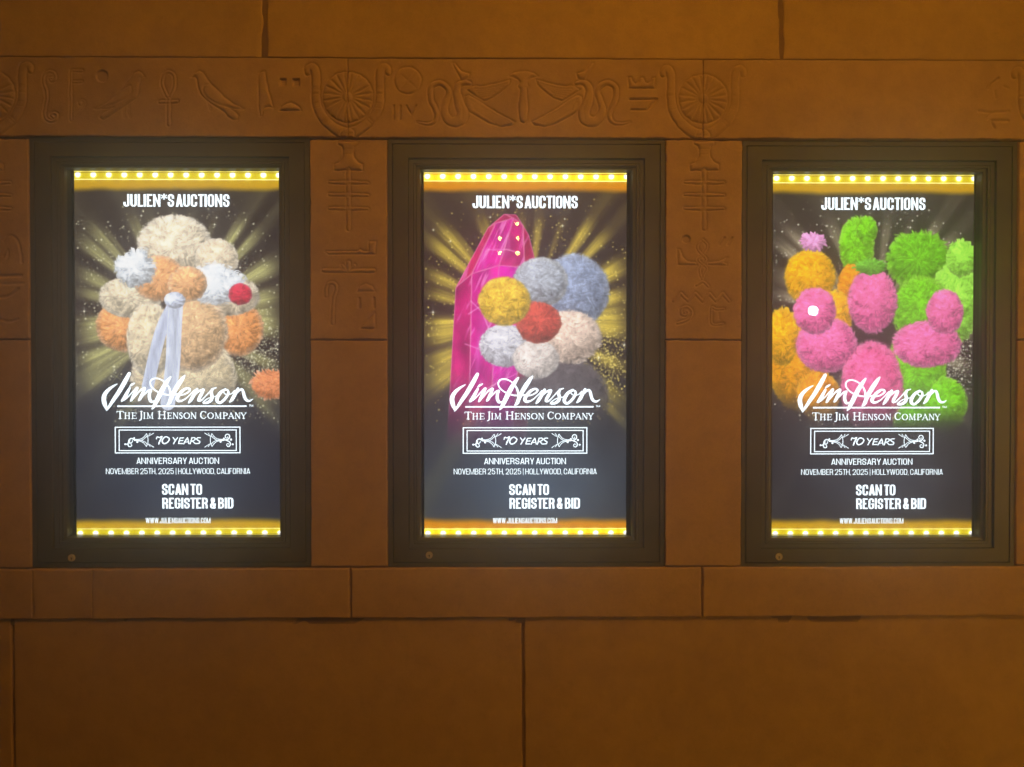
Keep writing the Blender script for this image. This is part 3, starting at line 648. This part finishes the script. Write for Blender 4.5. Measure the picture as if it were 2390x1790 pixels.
def gothic(ch, w, tv, th):
    """one condensed grotesque capital of cap height 1: list of outlines; tv / th = stem / bar thickness"""
    X = lambda a: tv / 2 + a * (w - tv); Y = lambda b: th / 2 + b * (1 - th)
    out = []
    def V(a, y0=0., y1=1.): out.append([(X(a) - tv / 2, y0), (X(a) + tv / 2, y0), (X(a) + tv / 2, y1), (X(a) - tv / 2, y1)])
    def Hh(b, a0=0., a1=1.): out.append([(X(a0) - tv / 2 * (a0 == 0), Y(b) - th / 2), (X(a1) + tv / 2 * (a1 == 1), Y(b) - th / 2), (X(a1) + tv / 2 * (a1 == 1), Y(b) + th / 2), (X(a0) - tv / 2 * (a0 == 0), Y(b) + th / 2)])
    def Pn(pts, close=False):
        P = np.array([(X(p[0]), Y(p[1])) for p in pts], float); n = len(P)
        d = np.roll(P, -1, 0) - np.roll(P, 1, 0) if close else np.gradient(P, axis=0)
        d /= np.linalg.norm(d, axis=1)[:, None] + 1e-9
        o = np.stack([-d[:, 1] * tv / 2, d[:, 0] * th / 2], 1)
        for i in range(n if close else n - 1):
            k = (i + 1) % n; out.append([P[i] + o[i], P[k] + o[k], P[k] - o[k], P[i] - o[i]])
    rx = .5; ry = min(.30, .62 * (w - tv) / (1 - th))
    def arc(cx, cy, a0, a1, rx_=rx, ry_=ry, n=9): return [(cx + rx_ * math.copysign(abs(math.cos(t)) ** .82, math.cos(t)), cy + ry_ * math.copysign(abs(math.sin(t)) ** .82, math.sin(t))) for t in np.radians(np.linspace(a0, a1, n))]
    def diag(p, q, k=1.0):      # slanted stem, flat ends on cap line and base line
        t = tv * k * 1.04; out.append([(p[0] - t / 2, p[1]), (p[0] + t / 2, p[1]), (q[0] + t / 2, q[1]), (q[0] - t / 2, q[1])])
    if ch == 'I': out.append([(w / 2 - tv / 2, 0), (w / 2 + tv / 2, 0), (w / 2 + tv / 2, 1), (w / 2 - tv / 2, 1)])
    elif ch == 'J': V(1, .25, 1.); Pn([(1, .3)] + arc(.5, ry, 0, -180)[0:] + [(0, .36)])
    elif ch == 'U': Pn([(0, 1 + th / 2)] + arc(.5, ry, -180, 0) + [(1, 1 + th / 2)])
    elif ch == 'L': V(0); Hh(0)
    elif ch == 'E': V(0); Hh(0); Hh(1); Hh(.51, 0, .9)
    elif ch == 'F': V(0); Hh(1); Hh(.5, 0, .88)
    elif ch == 'H': V(0); V(1); Hh(.51)
    elif ch == 'T': out.append([(w / 2 - tv / 2, 0), (w / 2 + tv / 2, 0), (w / 2 + tv / 2, 1), (w / 2 - tv / 2, 1)]); Hh(1)
    elif ch == 'N': V(0); V(1); diag((tv * .42, 1), (w - tv * .42, 0), .72)
    elif ch == 'M': V(0); V(1); diag((tv * .45, 1), (w / 2, 0), .66); diag((w - tv * .45, 1), (w / 2, 0), .66)
    elif ch == 'W':
        for p, q in (((tv * .5, 1), (w * .27, 0)), ((w * .5, 1), (w * .27, 0)), ((w * .5, 1), (w * .73, 0)), ((w - tv * .5, 1), (w * .73, 0))): diag(p, q, .92)
    elif ch == 'V': diag((tv * .5, 1), (w / 2, 0)); diag((w - tv * .5, 1), (w / 2, 0))
    elif ch == 'A': diag((tv * .5, 0), (w / 2, 1)); diag((w - tv * .5, 0), (w / 2, 1)); out.append([(w * .2, .2), (w * .8, .2), (w * .8, .2 + th), (w * .2, .2 + th)])
    elif ch == 'Y': diag((tv * .5, 1), (w / 2, .38)); diag((w - tv * .5, 1), (w / 2, .38)); out.append([(w / 2 - tv / 2, 0), (w / 2 + tv / 2, 0), (w / 2 + tv / 2, .45), (w / 2 - tv / 2, .45)])
    elif ch in 'O0': Pn(arc(.5, 1 - ry, 0, 180) + arc(.5, ry, 180, 360), True)
    elif ch == 'C': Pn([(1, .64), (1, 1 - ry)] + arc(.5, 1 - ry, 0, 180) + arc(.5, ry, 180, 360) + [(1, ry), (1, .36)])
    elif ch == 'G': Pn([(1, .67), (1, 1 - ry)] + arc(.5, 1 - ry, 0, 180) + arc(.5, ry, 180, 360) + [(1, ry), (1, .46)]); Hh(.46, .52, 1)
    elif ch == 'S': Pn([(1, .66), (1, .74)] + arc(.5, .75, 0, 180, .5, .25) + [(0, .70), (.1, .59), (.5, .5), (.9, .41), (1, .30)] + arc(.5, .25, 0, -180, .5, .25) + [(0, .28), (0, .35)])
    elif ch in 'DB':
        V(0)
        if ch == 'D': Hh(0, 0, .5); Hh(1, 0, .5); Pn([(.4, 1)] + arc(.5, 1 - ry, 90, 0) + arc(.5, ry, 0, -90) + [(.4, 0)])
        else:
            for c0, c1, r in ((.52, 1., .94), (0., .52, 1.)): Pn([(.1, c1), (.5 * r, c1)] + arc(.5 * r, (c0 + c1) / 2, 90, -90, .5 * r, (c1 - c0) / 2) + [(.1, c0)])
    elif ch in 'RP':
        V(0); Pn([(.1, 1), (.5, 1)] + arc(.5, .745, 90, -90, .5, .255) + [(.1, .49)])
        if ch == 'R': Pn([(.45, .5), (.8, .44), (.92, .34), (.94, .2), (1.0, -th * .55)])
    elif ch == '2': Pn([(0, .68)] + arc(.5, .74, 180, -20, .5, .26) + [(.82, .46), (.4, .22), (.06, .05), (.02, 0)]); Hh(0)
    elif ch == '5': Hh(1, 0, .96); Pn([(.06, 1.0), (.02, .52)]); Pn([(.02, .54), (.3, .64)] + arc(.5, .31, 75, -180, .5, .31))
    elif ch == '7': Hh(1); diag((w - tv * .5, 1), (w * .34, 0))
    elif ch == '&': Pn([(1.02, -.08), (.42, .50), (.20, .72)] + arc(.46, .84, 190, -10, .30, .18) + [(.70, .68), (.42, .54), (.12, .40)] + arc(.44, .24, 160, 330, .46, .25) + [(.96, .30), (1.0, .46)])
    elif ch == '*':
        c = (w / 2, .80); R = .235
        for k in range(3):
            t = math.pi / 2 + k * math.pi / 3; u = np.array([math.cos(t), math.sin(t)]); n = np.array([-u[1], u[0]]) * tv * .27
            out.append([c + u * R + n * 1.15, c + n * .7, c - n * .7, c + u * R - n * 1.15]); out.append([c - u * R + n * 1.15, c + n * .7, c - n * .7, c - u * R - n * 1.15])
    elif ch == '.': out.append([(0, 0), (w, 0), (w, tv), (0, tv)])
    elif ch == ',': out.append([(0, 0), (w, 0), (w, tv), (0, tv)]); out.append([(w * .45, 0), (w, 0), (w * .55, -.17), (w * .1, -.17)])
    elif ch == '|': out.append([(w / 2 - tv * .38, -.12), (w / 2 + tv * .38, -.12), (w / 2 + tv * .38, 1.05), (w / 2 - tv * .38, 1.05)])
    return out
GW = dict(I=.46, J=.92, L=.82, E=.86, F=.8, N=1.10, M=1.42, W=1.56, A=1.06, Y=1.0, V=1.04, S=.98, T=.9, H=1.02)
def font_mesh(txt, x0, x1, ytop, ybot, bold=.2, track=.06, cond=.5):
    """condensed capitals fitted to the measured box (photo pixels on the middle case)"""
    tv = bold; th = bold * (.80 if bold > .15 else .9)
    pen = 0; items = []
    for ch in txt:
        if ch == ' ': pen += (.13 if '*' in txt else .26 if bold > .15 else .34) * cond; continue
        wd = {'I': tv, '.': tv * .9, ',': tv * .9, '|': tv, '*': .40}.get(ch, GW.get(ch, 1.0) * cond)
        items += [(pen, pg) for pg in gothic(ch, wd, tv, th)]
        pen += wd + track * (.55 if ch in 'AVYLT' else 1)
    pen -= track
    (ax, ay), (bx, by) = lp(x0, ytop), lp(x1, ybot)
    b = MB()
    for k, (p0, pg) in enumerate(items):
        vs = []
        for q in pg:
            X, Z = to_xz(ax + (p0 + q[0]) / pen * (bx - ax), by - q[1] * (by - ay)); vs.append((X, -.000004 * (k % 40), Z))
        b.add(vs, [(0, 1, 2, 3)])
    me = bpy.data.meshes.new("lettering"); me.from_pydata(b.v, [], b.f); me.update()
    return me
def s3(x, y): return 800 + x * .3622, 260 + y * .3622
def s4(x, y): return 800 + x * .3622, 800 + y * .3622
def fbox(f, txt, a, b, c, d, *k):
    x0, y0 = f(a, c); x1, y1 = f(b, d); return font_mesh(txt, x0, x1, y0, y1, *k)

script_def = [
    [(358, 250, 10), (312, 276, 24), (250, 322, 40), (206, 376, 50), (190, 432, 56), (200, 496, 54), (220, 548, 36), (226, 580, 14)],
    [(508, 120, 40), (470, 192, 52), (420, 280, 54), (366, 368, 50), (308, 452, 44), (258, 530, 32), (224, 580, 14)],
    [(512, 280, 12), (540, 258, 26), (574, 240, 12)],
    [(512, 304, 30), (476, 370, 40), (440, 432, 42), (416, 458, 28)],
    [(420, 458, 24), (462, 436, 18), (510, 392, 14), (560, 336, 16), (602, 300, 30)],
    [(608, 300, 32), (576, 366, 40), (544, 432, 38), (526, 460, 22)],
    [(540, 450, 14), (588, 398, 14), (640, 334, 22), (692, 302, 32)],
    [(700, 306, 32), (672, 372, 40), (642, 432, 38), (626, 452, 24)],
    [(640, 440, 12), (690, 388, 14), (736, 342, 22), (776, 326, 30)],
    [(778, 328, 28), (758, 380, 38), (760, 432, 40), (782, 470, 34), (822, 462, 12)],
    [(1022, 164, 22), (984, 214, 46), (930, 300, 56), (886, 384, 58), (848, 462, 54), (812, 530, 40), (790, 564, 14)],
    [(1000, 288, 14), (962, 238, 16), (910, 200, 17), (850, 180, 18), (796, 190, 20), (770, 228, 20), (780, 276, 18), (824, 324, 18), (890, 362, 20), (970, 384, 20), (1050, 386, 20), (1120, 376, 16)],
    [(964, 236, 14), (998, 286, 22), (1018, 344, 28), (1026, 400, 30)],
    [(1200, 146, 18), (1166, 190, 46), (1112, 270, 56), (1064, 350, 52), (1030, 424, 48), (1006, 482, 44), (978, 508, 14)],
    [(1118, 394, 16), (1190, 380, 18), (1250, 346, 22), (1262, 316, 26), (1226, 304, 28), (1172, 334, 38), (1122, 392, 44), (1104, 440, 44), (1136, 464, 30), (1200, 440, 18), (1262, 386, 14), (1320, 330, 22)],
    [(1352, 316, 34), (1316, 380, 42), (1276, 446, 42), (1248, 484, 22)],
    [(1262, 462, 12), (1322, 390, 16), (1380, 338, 24), (1428, 322, 34)],
    [(1432, 326, 34), (1408, 374, 40), (1380, 424, 40), (1372, 456, 34), (1410, 450, 20), (1470, 390, 14), (1540, 318, 20), (1590, 298, 14)],
    [(1544, 316, 30), (1528, 358, 40), (1538, 402, 40), (1530, 446, 40), (1486, 480, 34), (1430, 488, 20), (1444, 462, 16), (1500, 426, 12), (1590, 404, 12)],
    [(1706, 316, 26), (1650, 352, 38), (1608, 412, 46), (1602, 464, 40), (1642, 484, 32), (1700, 436, 34), (1740, 370, 32), (1734, 330, 22), (1700, 328, 18), (1682, 352, 14), (1720, 384, 12), (1780, 372, 12), (1820, 336, 18)],
    [(1862, 308, 30), (1828, 372, 42), (1790, 440, 42), (1760, 474, 20)],
    [(1776, 452, 12), (1832, 382, 16), (1880, 330, 24), (1912, 320, 28), (1928, 352, 36), (1944, 414, 38), (1966, 450, 34), (2004, 462, 24), (2048, 438, 8)],
]
def logo_mesh(): return stroke_mesh(crop_strokes(script_def, 1020, 850, .18535))
# serif capitals: thick and thin strokes with serif bars, unit box 0..1 (y up)
TK, TN, SF = .15, .075, .06
SER = {
 'T': [[(.5, 0, TK), (.5, .97, TK)], [(.04, .965, TN), (.96, .965, TN)], [(.04, .97, TN), (.04, .78, .05)], [(.96, .97, TN), (.96, .78, .05)], [(.28, .03, SF), (.72, .03, SF)]],
 'H': [[(.2, 0, TK), (.2, 1, TK)], [(.8, 0, TK), (.8, 1, TK)], [(.2, .51, TN), (.8, .51, TN)]] + [[(c - .17, y, SF), (c + .17, y, SF)] for c in (.2, .8) for y in (.03, .97)],
 'E': [[(.28, 0, TK), (.28, 1, TK)], [(.08, .965, TN), (.9, .965, TN)], [(.08, .035, TN), (.95, .035, TN)], [(.28, .51, TN), (.75, .51, TN)], [(.9, .97, .05), (.9, .78, .05)], [(.94, .03, .05), (.97, .25, .05)], [(.75, .62, .05), (.75, .4, .05)]],
 'J': [[(.6, 1, TK), (.6, .1, TK), (.48, -.14, .12), (.18, -.2, .1)], [(.34, .97, SF), (.86, .97, SF)]],
 'I': [[(.42, 0, .15), (.42, 1, .15)], [(.05, .97, SF), (.8, .97, SF)], [(.05, .03, SF), (.8, .03, SF)]],
 'M': [[(.17, 0, TN), (.2, 1, TN)], [(.2, .97, .13), (.5, .06, .11)], [(.5, .06, .06), (.8, .97, .07)], [(.82, 0, .13), (.8, 1, .13)]] + [[(a, y, SF), (b, y, SF)] for a, b, y in ((.05, .3, .03), (.68, .96, .03), (.08, .24, .97), (.76, .94, .97))],
 'N': [[(.17, 0, TN), (.17, 1, TN)], [(.19, .97, .16), (.82, .02, .14)], [(.84, 0, TN), (.84, 1, TN)], [(.04, .97, SF), (.24, .97, SF)], [(.7, .97, SF), (.97, .97, SF)], [(.04, .03, SF), (.32, .03, SF)]],
 'S': [[(.82, .8, .08), (.74, .93, .09), (.5, .98, .11), (.24, .9, .14), (.2, .72, .15), (.42, .56, .16), (.7, .42, .16), (.8, .24, .15), (.66, .06, .13), (.42, .02, .1), (.2, .08, .09), (.14, .24, .07)]],
 'O': [[(.5 + .40 * math.cos(a), .5 + .47 * math.sin(a), .075 + .085 * abs(math.cos(a))) for a in np.linspace(0, 2 * math.pi, 25)]],
 'C': [[(.52 + .42 * math.cos(a), .5 + .47 * math.sin(a), .075 + .085 * abs(math.cos(a)) * (math.cos(a) < 0)) for a in np.linspace(.75, 2 * math.pi - .75, 21)], [(.84, .98, .05), (.86, .72, .05)], [(.85, .18, .06), (.88, .3, .05)]],
 'P': [[(.27, 0, TK), (.27, 1, TK)], [(.27, .96, TN), (.6, .96, .08), (.84, .86, .14), (.86, .68, .16), (.7, .5, .1), (.3, .48, TN)], [(.06, .97, SF), (.4, .97, SF)], [(.06, .03, SF), (.52, .03, SF)]],
 'A': [[(.12, .02, .07), (.5, .99, .08)], [(.48, .99, .14), (.86, .02, .15)], [(.25, .34, TN), (.72, .34, TN)], [(0, .03, SF), (.28, .03, SF)], [(.66, .03, SF), (1, .03, SF)]],
 'Y': [[(.5, 0, TK), (.5, .46, TK)], [(.12, .97, .14), (.5, .44, .14)], [(.88, .97, .07), (.52, .44, .08)], [(0, .97, SF), (.32, .97, SF)], [(.7, .97, SF), (1, .97, SF)], [(.28, .03, SF), (.72, .03, SF)]],
}
def company_mesh():
    out = []
    for ch, a, b, big in (('T', 347, 438, 1), ('H', 443, 520, 0), ('E', 528, 600, 0), ('J', 620, 682, 1), ('I', 682, 712, 0), ('M', 718, 812, 0), ('H', 860, 968, 1), ('E', 974, 1040, 0), ('N', 1046, 1122, 0), ('S', 1126, 1176, 0), ('O', 1180, 1266, 0), ('N', 1270, 1346, 0),
                          ('C', 1388, 1474, 1), ('O', 1478, 1562, 0), ('M', 1566, 1662, 0), ('P', 1668, 1736, 0), ('A', 1734, 1818, 0), ('N', 1820, 1896, 0), ('Y', 1894, 1970, 0)):
        top = 590 if big else 608
        for st in SER[ch]:
            sm = len(st) > 2
            q = [(a + x * (b - a), 684 - y * (684 - top), ww * (684 - top) * 1.05) for x, y, ww in st]
            out += crop_strokes([q], 1020, 850, .18535, sm, 3)
    return stroke_mesh(out, True)
def badge_mesh():
    D = []
    for x0, x1, y0, y1, ww in ((139, 2011, 107, 493, 15), (197, 1955, 149, 459, 14)):
        D += [[(x0 - ww / 2, y0, ww), (x1 + ww / 2, y0, ww)], [(x0 - ww / 2, y1, ww), (x1 + ww / 2, y1, ww)], [(x0, y0, ww), (x0, y1, ww)], [(x1, y0, ww), (x1, y1, ww)]]
    lines = crop_strokes(D, 1060, 980, .1537, False)
    T = [[(756, 284, 15), (768, 252, 16), (800, 262, 16), (840, 246, 18), (820, 290, 19), (802, 326, 20), (790, 360, 18)],
         [(940, 268, 16), (900, 250, 16), (860, 275, 18), (842, 320, 20), (862, 352, 18), (900, 348, 18), (936, 318, 18), (950, 284, 17), (936, 264, 15)],
         [(1004, 260, 14), (1022, 285, 15), (1040, 308, 15)], [(1076, 262, 14), (1044, 302, 16), (1012, 356, 16)],
         [(1166, 266, 14), (1110, 270, 15)], [(1112, 268, 15), (1098, 310, 16), (1088, 350, 16)], [(1098, 310, 13), (1154, 308, 13)], [(1086, 352, 15), (1150, 352, 14)],
         [(1166, 358, 15), (1190, 314, 16), (1222, 266, 15)], [(1222, 266, 15), (1234, 310, 16), (1244, 356, 15)], [(1186, 332, 12), (1238, 328, 12)],
         [(1288, 266, 15), (1276, 312, 16), (1262, 358, 15)], [(1284, 270, 14), (1324, 264, 14), (1340, 284, 15), (1318, 308, 14), (1278, 318, 13)], [(1296, 316, 14), (1336, 354, 14)],
         [(1418, 266, 14), (1380, 266, 15), (1358, 284, 16), (1382, 306, 16), (1408, 324, 16), (1392, 350, 16), (1344, 354, 14)]]
    RR = ([], [])
    for R, f in zip(RR, (lambda x: x, lambda x: 2196 - x)):
        R += [[(f(608), 204, 9), (f(624), 250, 10), (f(630), 304, 10), (f(624), 358, 10), (f(604), 398, 9)],
              [(f(424), 290, 10), (f(500), 288, 9), (f(560), 262, 9), (f(606), 206, 9)], [(f(440), 303, 12), (f(530), 302, 9), (f(580), 272, 9), (f(616), 236, 9)],
              [(f(424), 306, 10), (f(510), 316, 9), (f(566), 346, 9), (f(604), 396, 9)], [(f(520), 302, 9), (f(584), 328, 9), (f(618), 366, 9)],
              [(f(634), 240, 6), (f(662), 196, 9)], [(f(640), 242, 6), (f(714), 196, 10)], [(f(634), 358, 6), (f(662), 400, 9)], [(f(640), 358, 6), (f(714), 408, 10)]]
    RR[0].extend([[(430, 300, 14), (388, 276, 16), (352, 290, 16), (340, 324, 16), (362, 346, 14), (392, 330, 12), (398, 306, 10)],
          [(360, 310, 12), (332, 346, 16), (336, 386, 16), (362, 400, 14), (384, 382, 13), (372, 354, 11)], [(304, 362, 14), (328, 356, 10)]])
    RR[1].extend([[(1770, 300, 14), (1826, 292, 15), (1856, 258, 15), (1846, 222, 14), (1812, 214, 14), (1790, 240, 13), (1802, 270, 12), (1826, 266, 10), (1824, 246, 8)],
          [(1800, 304, 14), (1850, 326, 15), (1868, 362, 15), (1850, 396, 14), (1820, 394, 13), (1810, 368, 11), (1832, 352, 9), (1844, 368, 8)]])
    for x, y, r in ((423, 270, 12), (470, 330, 14), (288, 362, 13), (314, 362, 9), (1770, 276, 12), (1720, 328, 14), (1876, 294, 15), (1902, 366, 14)):
        RR[x > 1000].append([(x - 1, y, 2 * r), (x + 1, y, 2 * r)])
    return stroke_mesh(lines, False), stroke_mesh(crop_strokes(T, 1060, 980, .1537)), [stroke_mesh(crop_strokes(R, 1060, 980, .1537, True, 4)) for R in RR]
m_lines, m_years, m_horns = badge_mesh()
ul = stroke_mesh(crop_strokes([[(357, 528, 19), (1968, 528, 19)]], 1020, 850, .18535, False), False)
LET = [("headline_lettering", fbox(s3, "JULIEN*S AUCTIONS", 835, 1512, 549, 629, .165, .060, .47)),
       ("script_logo", logo_mesh()), ("logo_underline", ul),
       ("trademark_sign", fbox(s4, "TM", 1629, 1656, 398, 411, .17, .12, .7)),
       ("company_lettering", company_mesh()), ("badge_border", m_lines), ("badge_lettering", m_years),
       ("badge_horn", m_horns[0]), ("badge_horn", m_horns[1]),
       ("anniversary_lettering", fbox(s4, "ANNIVERSARY AUCTION", 911, 1437, 737, 777, .125, .12, .62)),
       ("date_lettering", fbox(s4, "NOVEMBER 25TH, 2025 | HOLLYWOOD, CALIFORNIA", 716, 1633, 805, 842, .105, .11, .57)),
       ("scan_lettering", fbox(s4, "SCAN TO", 1072, 1328, 905, 975, .168, .062, .48)),
       ("register_lettering", fbox(s4, "REGISTER & BID", 1074, 1527, 994, 1063, .168, .062, .48)),
       ("web_address_lettering", fbox(s4, "WWW.JULIENSAUCTIONS.COM", 968, 1380, 1122, 1157, .115, .085, .44))]

# ------------------------------------------------------------------ poster cases
def ring(rings, name, mat, parent):
    """nested rectangles (half width, half height, y) -> one mitred moulding"""
    b = MB()
    for (w0, h0, y0), (w1, h1, y1) in zip(rings[:-1], rings[1:]):
        A_ = [(-w0, y0, h0), (w0, y0, h0), (w0, y0, -h0), (-w0, y0, -h0)]; B_ = [(-w1, y1, h1), (w1, y1, h1), (w1, y1, -h1), (-w1, y1, -h1)]
        for i in range(4):
            k = (i + 1) % 4; b.quad(A_[i], B_[i], B_[k], A_[k])
    return b.build(name, mat, parent)
def rg(a, y):   # a = distance in from the outside of the case, metres on the side rail
    return (CW / 2 - a, CH / 2 - a * .90, y)
labels = ("leftmost dark bronze poster case, lit picture of cream, white and tan fluff",
          "middle dark bronze poster case, lit picture with a tall magenta crystal and grey fluff",
          "rightmost dark bronze poster case, lit picture of pink, lime green and golden fluff")
OXS = (0.0, -0.0028, 0.0045)
for k in range(3):
    r = root("poster_case", labels[k], "poster case", (CX[k], 0, CZ[k]), "lit poster cases set in the stone wall")
    ring([rg(0, .06), rg(0, .0015), rg(.0015, 0), rg(.0145, 0), rg(.0150, .0120), rg(.0175, .0120)], "frame", BRONZE, r)
    ring([rg(.0176, .03), rg(.0176, .0012), rg(.0186, .0002), rg(.0665, .0002), rg(.0673, .0012), rg(.0676, .0160), rg(.0700, .0160), rg(.0703, .0070), rg(.0830, .0070), rg(.0836, .0140), rg(.0856, .0140), rg(.0862, .0060), rg(.0925, .0060), rg(.0932, .0165), rg(.0950, .0165), rg(.0958, .0125), rg(.104, .0140), rg(.1055, .020), rg(.1055, .0285)], "door_frame", TRIM, r)
    ring([rg(.1056, .0285), rg(.1056, .0505)], "reveal", BEZEL, r)
    ring([(SW / 2 + .03, SH / 2 + .03, .0508), (SW / 2 + .0004, SH / 2 + .0004, .0508), (SW / 2 + .0004, SH / 2 + .0004, .054)], "bezel", BEZEL, r)
    b = MB(); gw, gh, _ = rg(.1050, 0)
    b.box(-gw, gw, .0290, .0330, -gh, gh); b.build("glass", GLASS, r)
    b = MB(); b.box(-CW / 2 + .01, CW / 2 - .01, .0560, .085, -CH / 2 + .01, CH / 2 - .01); b.build("back_panel", BEZEL, r)
    scr = link("display_screen", picture_mesh(k), DISPLAY, r, (OXS[k], .0502, -.001))
    for i, (nm, me) in enumerate(LET):
        if not me.materials: me.materials.append(WHITE)
        link(nm, me, None, scr, (0, -.0006, 0))
    # cam lock on the bottom rail
    lx = {0: 167.5, 1: 1002, 2: 1818}[k]; ly = {0: 1302, 1: 1295.5, 2: 1299}[k]
    X, Z = W(lx, ly, 0.0); X -= CX[k]; Z -= CZ[k]
    b = MB(); n = 28; prof = [(.0118, .0002), (.0118, -.0022), (.0108, -.0032), (.0084, -.0034), (.0080, -.0024), (.0, -.0024)]
    for (r0, y0), (r1, y1) in zip(prof[:-1], prof[1:]):
        for i in range(n):
            a0, a1 = 2 * math.pi * i / n, 2 * math.pi * (i + 1) / n
            if r1 > 0: b.quad((r0 * math.cos(a0), y0, r0 * math.sin(a0)), (r0 * math.cos(a1), y0, r0 * math.sin(a1)), (r1 * math.cos(a1), y1, r1 * math.sin(a1)), (r1 * math.cos(a0), y1, r1 * math.sin(a0)))
            else: b.add([(r0 * math.cos(a0), y0, r0 * math.sin(a0)), (r0 * math.cos(a1), y0, r0 * math.sin(a1)), (0, y1, 0)], [(0, 1, 2)])
    lk = b.build("lock", STEEL, r, loc=(X, 0, Z))
    b = MB(); b.box(-.0013, .0013, -.0030, -.0022, -.0066, .0012); b.box(-.0022, .0022, -.0031, -.0022, -.0018, .0018); b.build("keyway", BLACK, lk)

# ------------------------------------------------------------------ lamps behind the viewer that the glass mirrors
def mirrored(px, py, ylamp):
    d = ray(px, py); yv = 2 * .029 - ylamp; t = (yv - CAM[1]) / d[1]; p = CAM + t * d
    return (p[0], ylamp, p[2])
def globe(name, loc, r, mat, label, cat, group=None):
    b = MB(); n, mrows = 20, 10
    vs = [(r * math.sin(math.pi * i / mrows) * math.cos(2 * math.pi * k / n), r * math.sin(math.pi * i / mrows) * math.sin(2 * math.pi * k / n), r * math.cos(math.pi * i / mrows)) for i in range(mrows + 1) for k in range(n)]
    b.add(vs, [(i * n + k, (i + 1) * n + k, (i + 1) * n + (k + 1) % n, i * n + (k + 1) % n) for i in range(mrows) for k in range(n)])
    rt = root(name, label, cat, loc, group)
    b.build("bulb", mat, rt, True)
    b2 = MB()
    for k in range(12):
        a0, a1 = 2 * math.pi * k / 12, 2 * math.pi * (k + 1) / 12
        b2.quad((r * .5 * math.cos(a0), r * .5 * math.sin(a0), r * .8), (r * .5 * math.cos(a1), r * .5 * math.sin(a1), r * .8), (r * .5 * math.cos(a1), r * .5 * math.sin(a1), r * 1.7), (r * .5 * math.cos(a0), r * .5 * math.sin(a0), r * 1.7))
    b2.build("socket", BRONZE, rt, True)
    return rt
LW = emit_mat("lamp_white", (1, .97, .86), 190); LY = emit_mat("lamp_yellow", (1, .70, .10), 170)
globe("globe_lamp", mirrored(1898, 725, -5.5), .050, LW, "round white globe lamp mirrored as a dot in the rightmost case's glass", "lamp")
names5 = ("top", "middle left", "middle right", "bottom left", "bottom right")
for (x, y), nm in zip(((1127, 722), (1010, 817), (1128, 817), (1010, 912), (1128, 912)), names5):
    globe("sign_bulb", mirrored(*s3(x, y), -5.5), .022, LY, f"yellow sign bulb, {nm} of five mirrored over the magenta crystal", "bulb", "yellow bulbs mirrored in the middle case")

# ------------------------------------------------------------------ HAZE: volume added to imitate lens glare round the lit screens
b = MB(); b.box(-13, 13, -13, .6, zg - 1, 6)
m = bpy.data.materials.new("glare_haze"); m.use_nodes = True; t = m.node_tree; t.nodes.remove(t.nodes["Principled BSDF"])
v = node(t, "ShaderNodeVolumePrincipled"); v.inputs["Color"].default_value = (.90, .94, 1, 1); v.inputs["Density"].default_value = .14; v.inputs["Anisotropy"].default_value = .87
t.links.new(v.outputs[0], t.nodes["Material Output"].inputs["Volume"])
hz = b.build("glare_volume", m); hz["kind"] = "stuff"; hz["label"] = "added haze imitating lens glare round the lit posters"
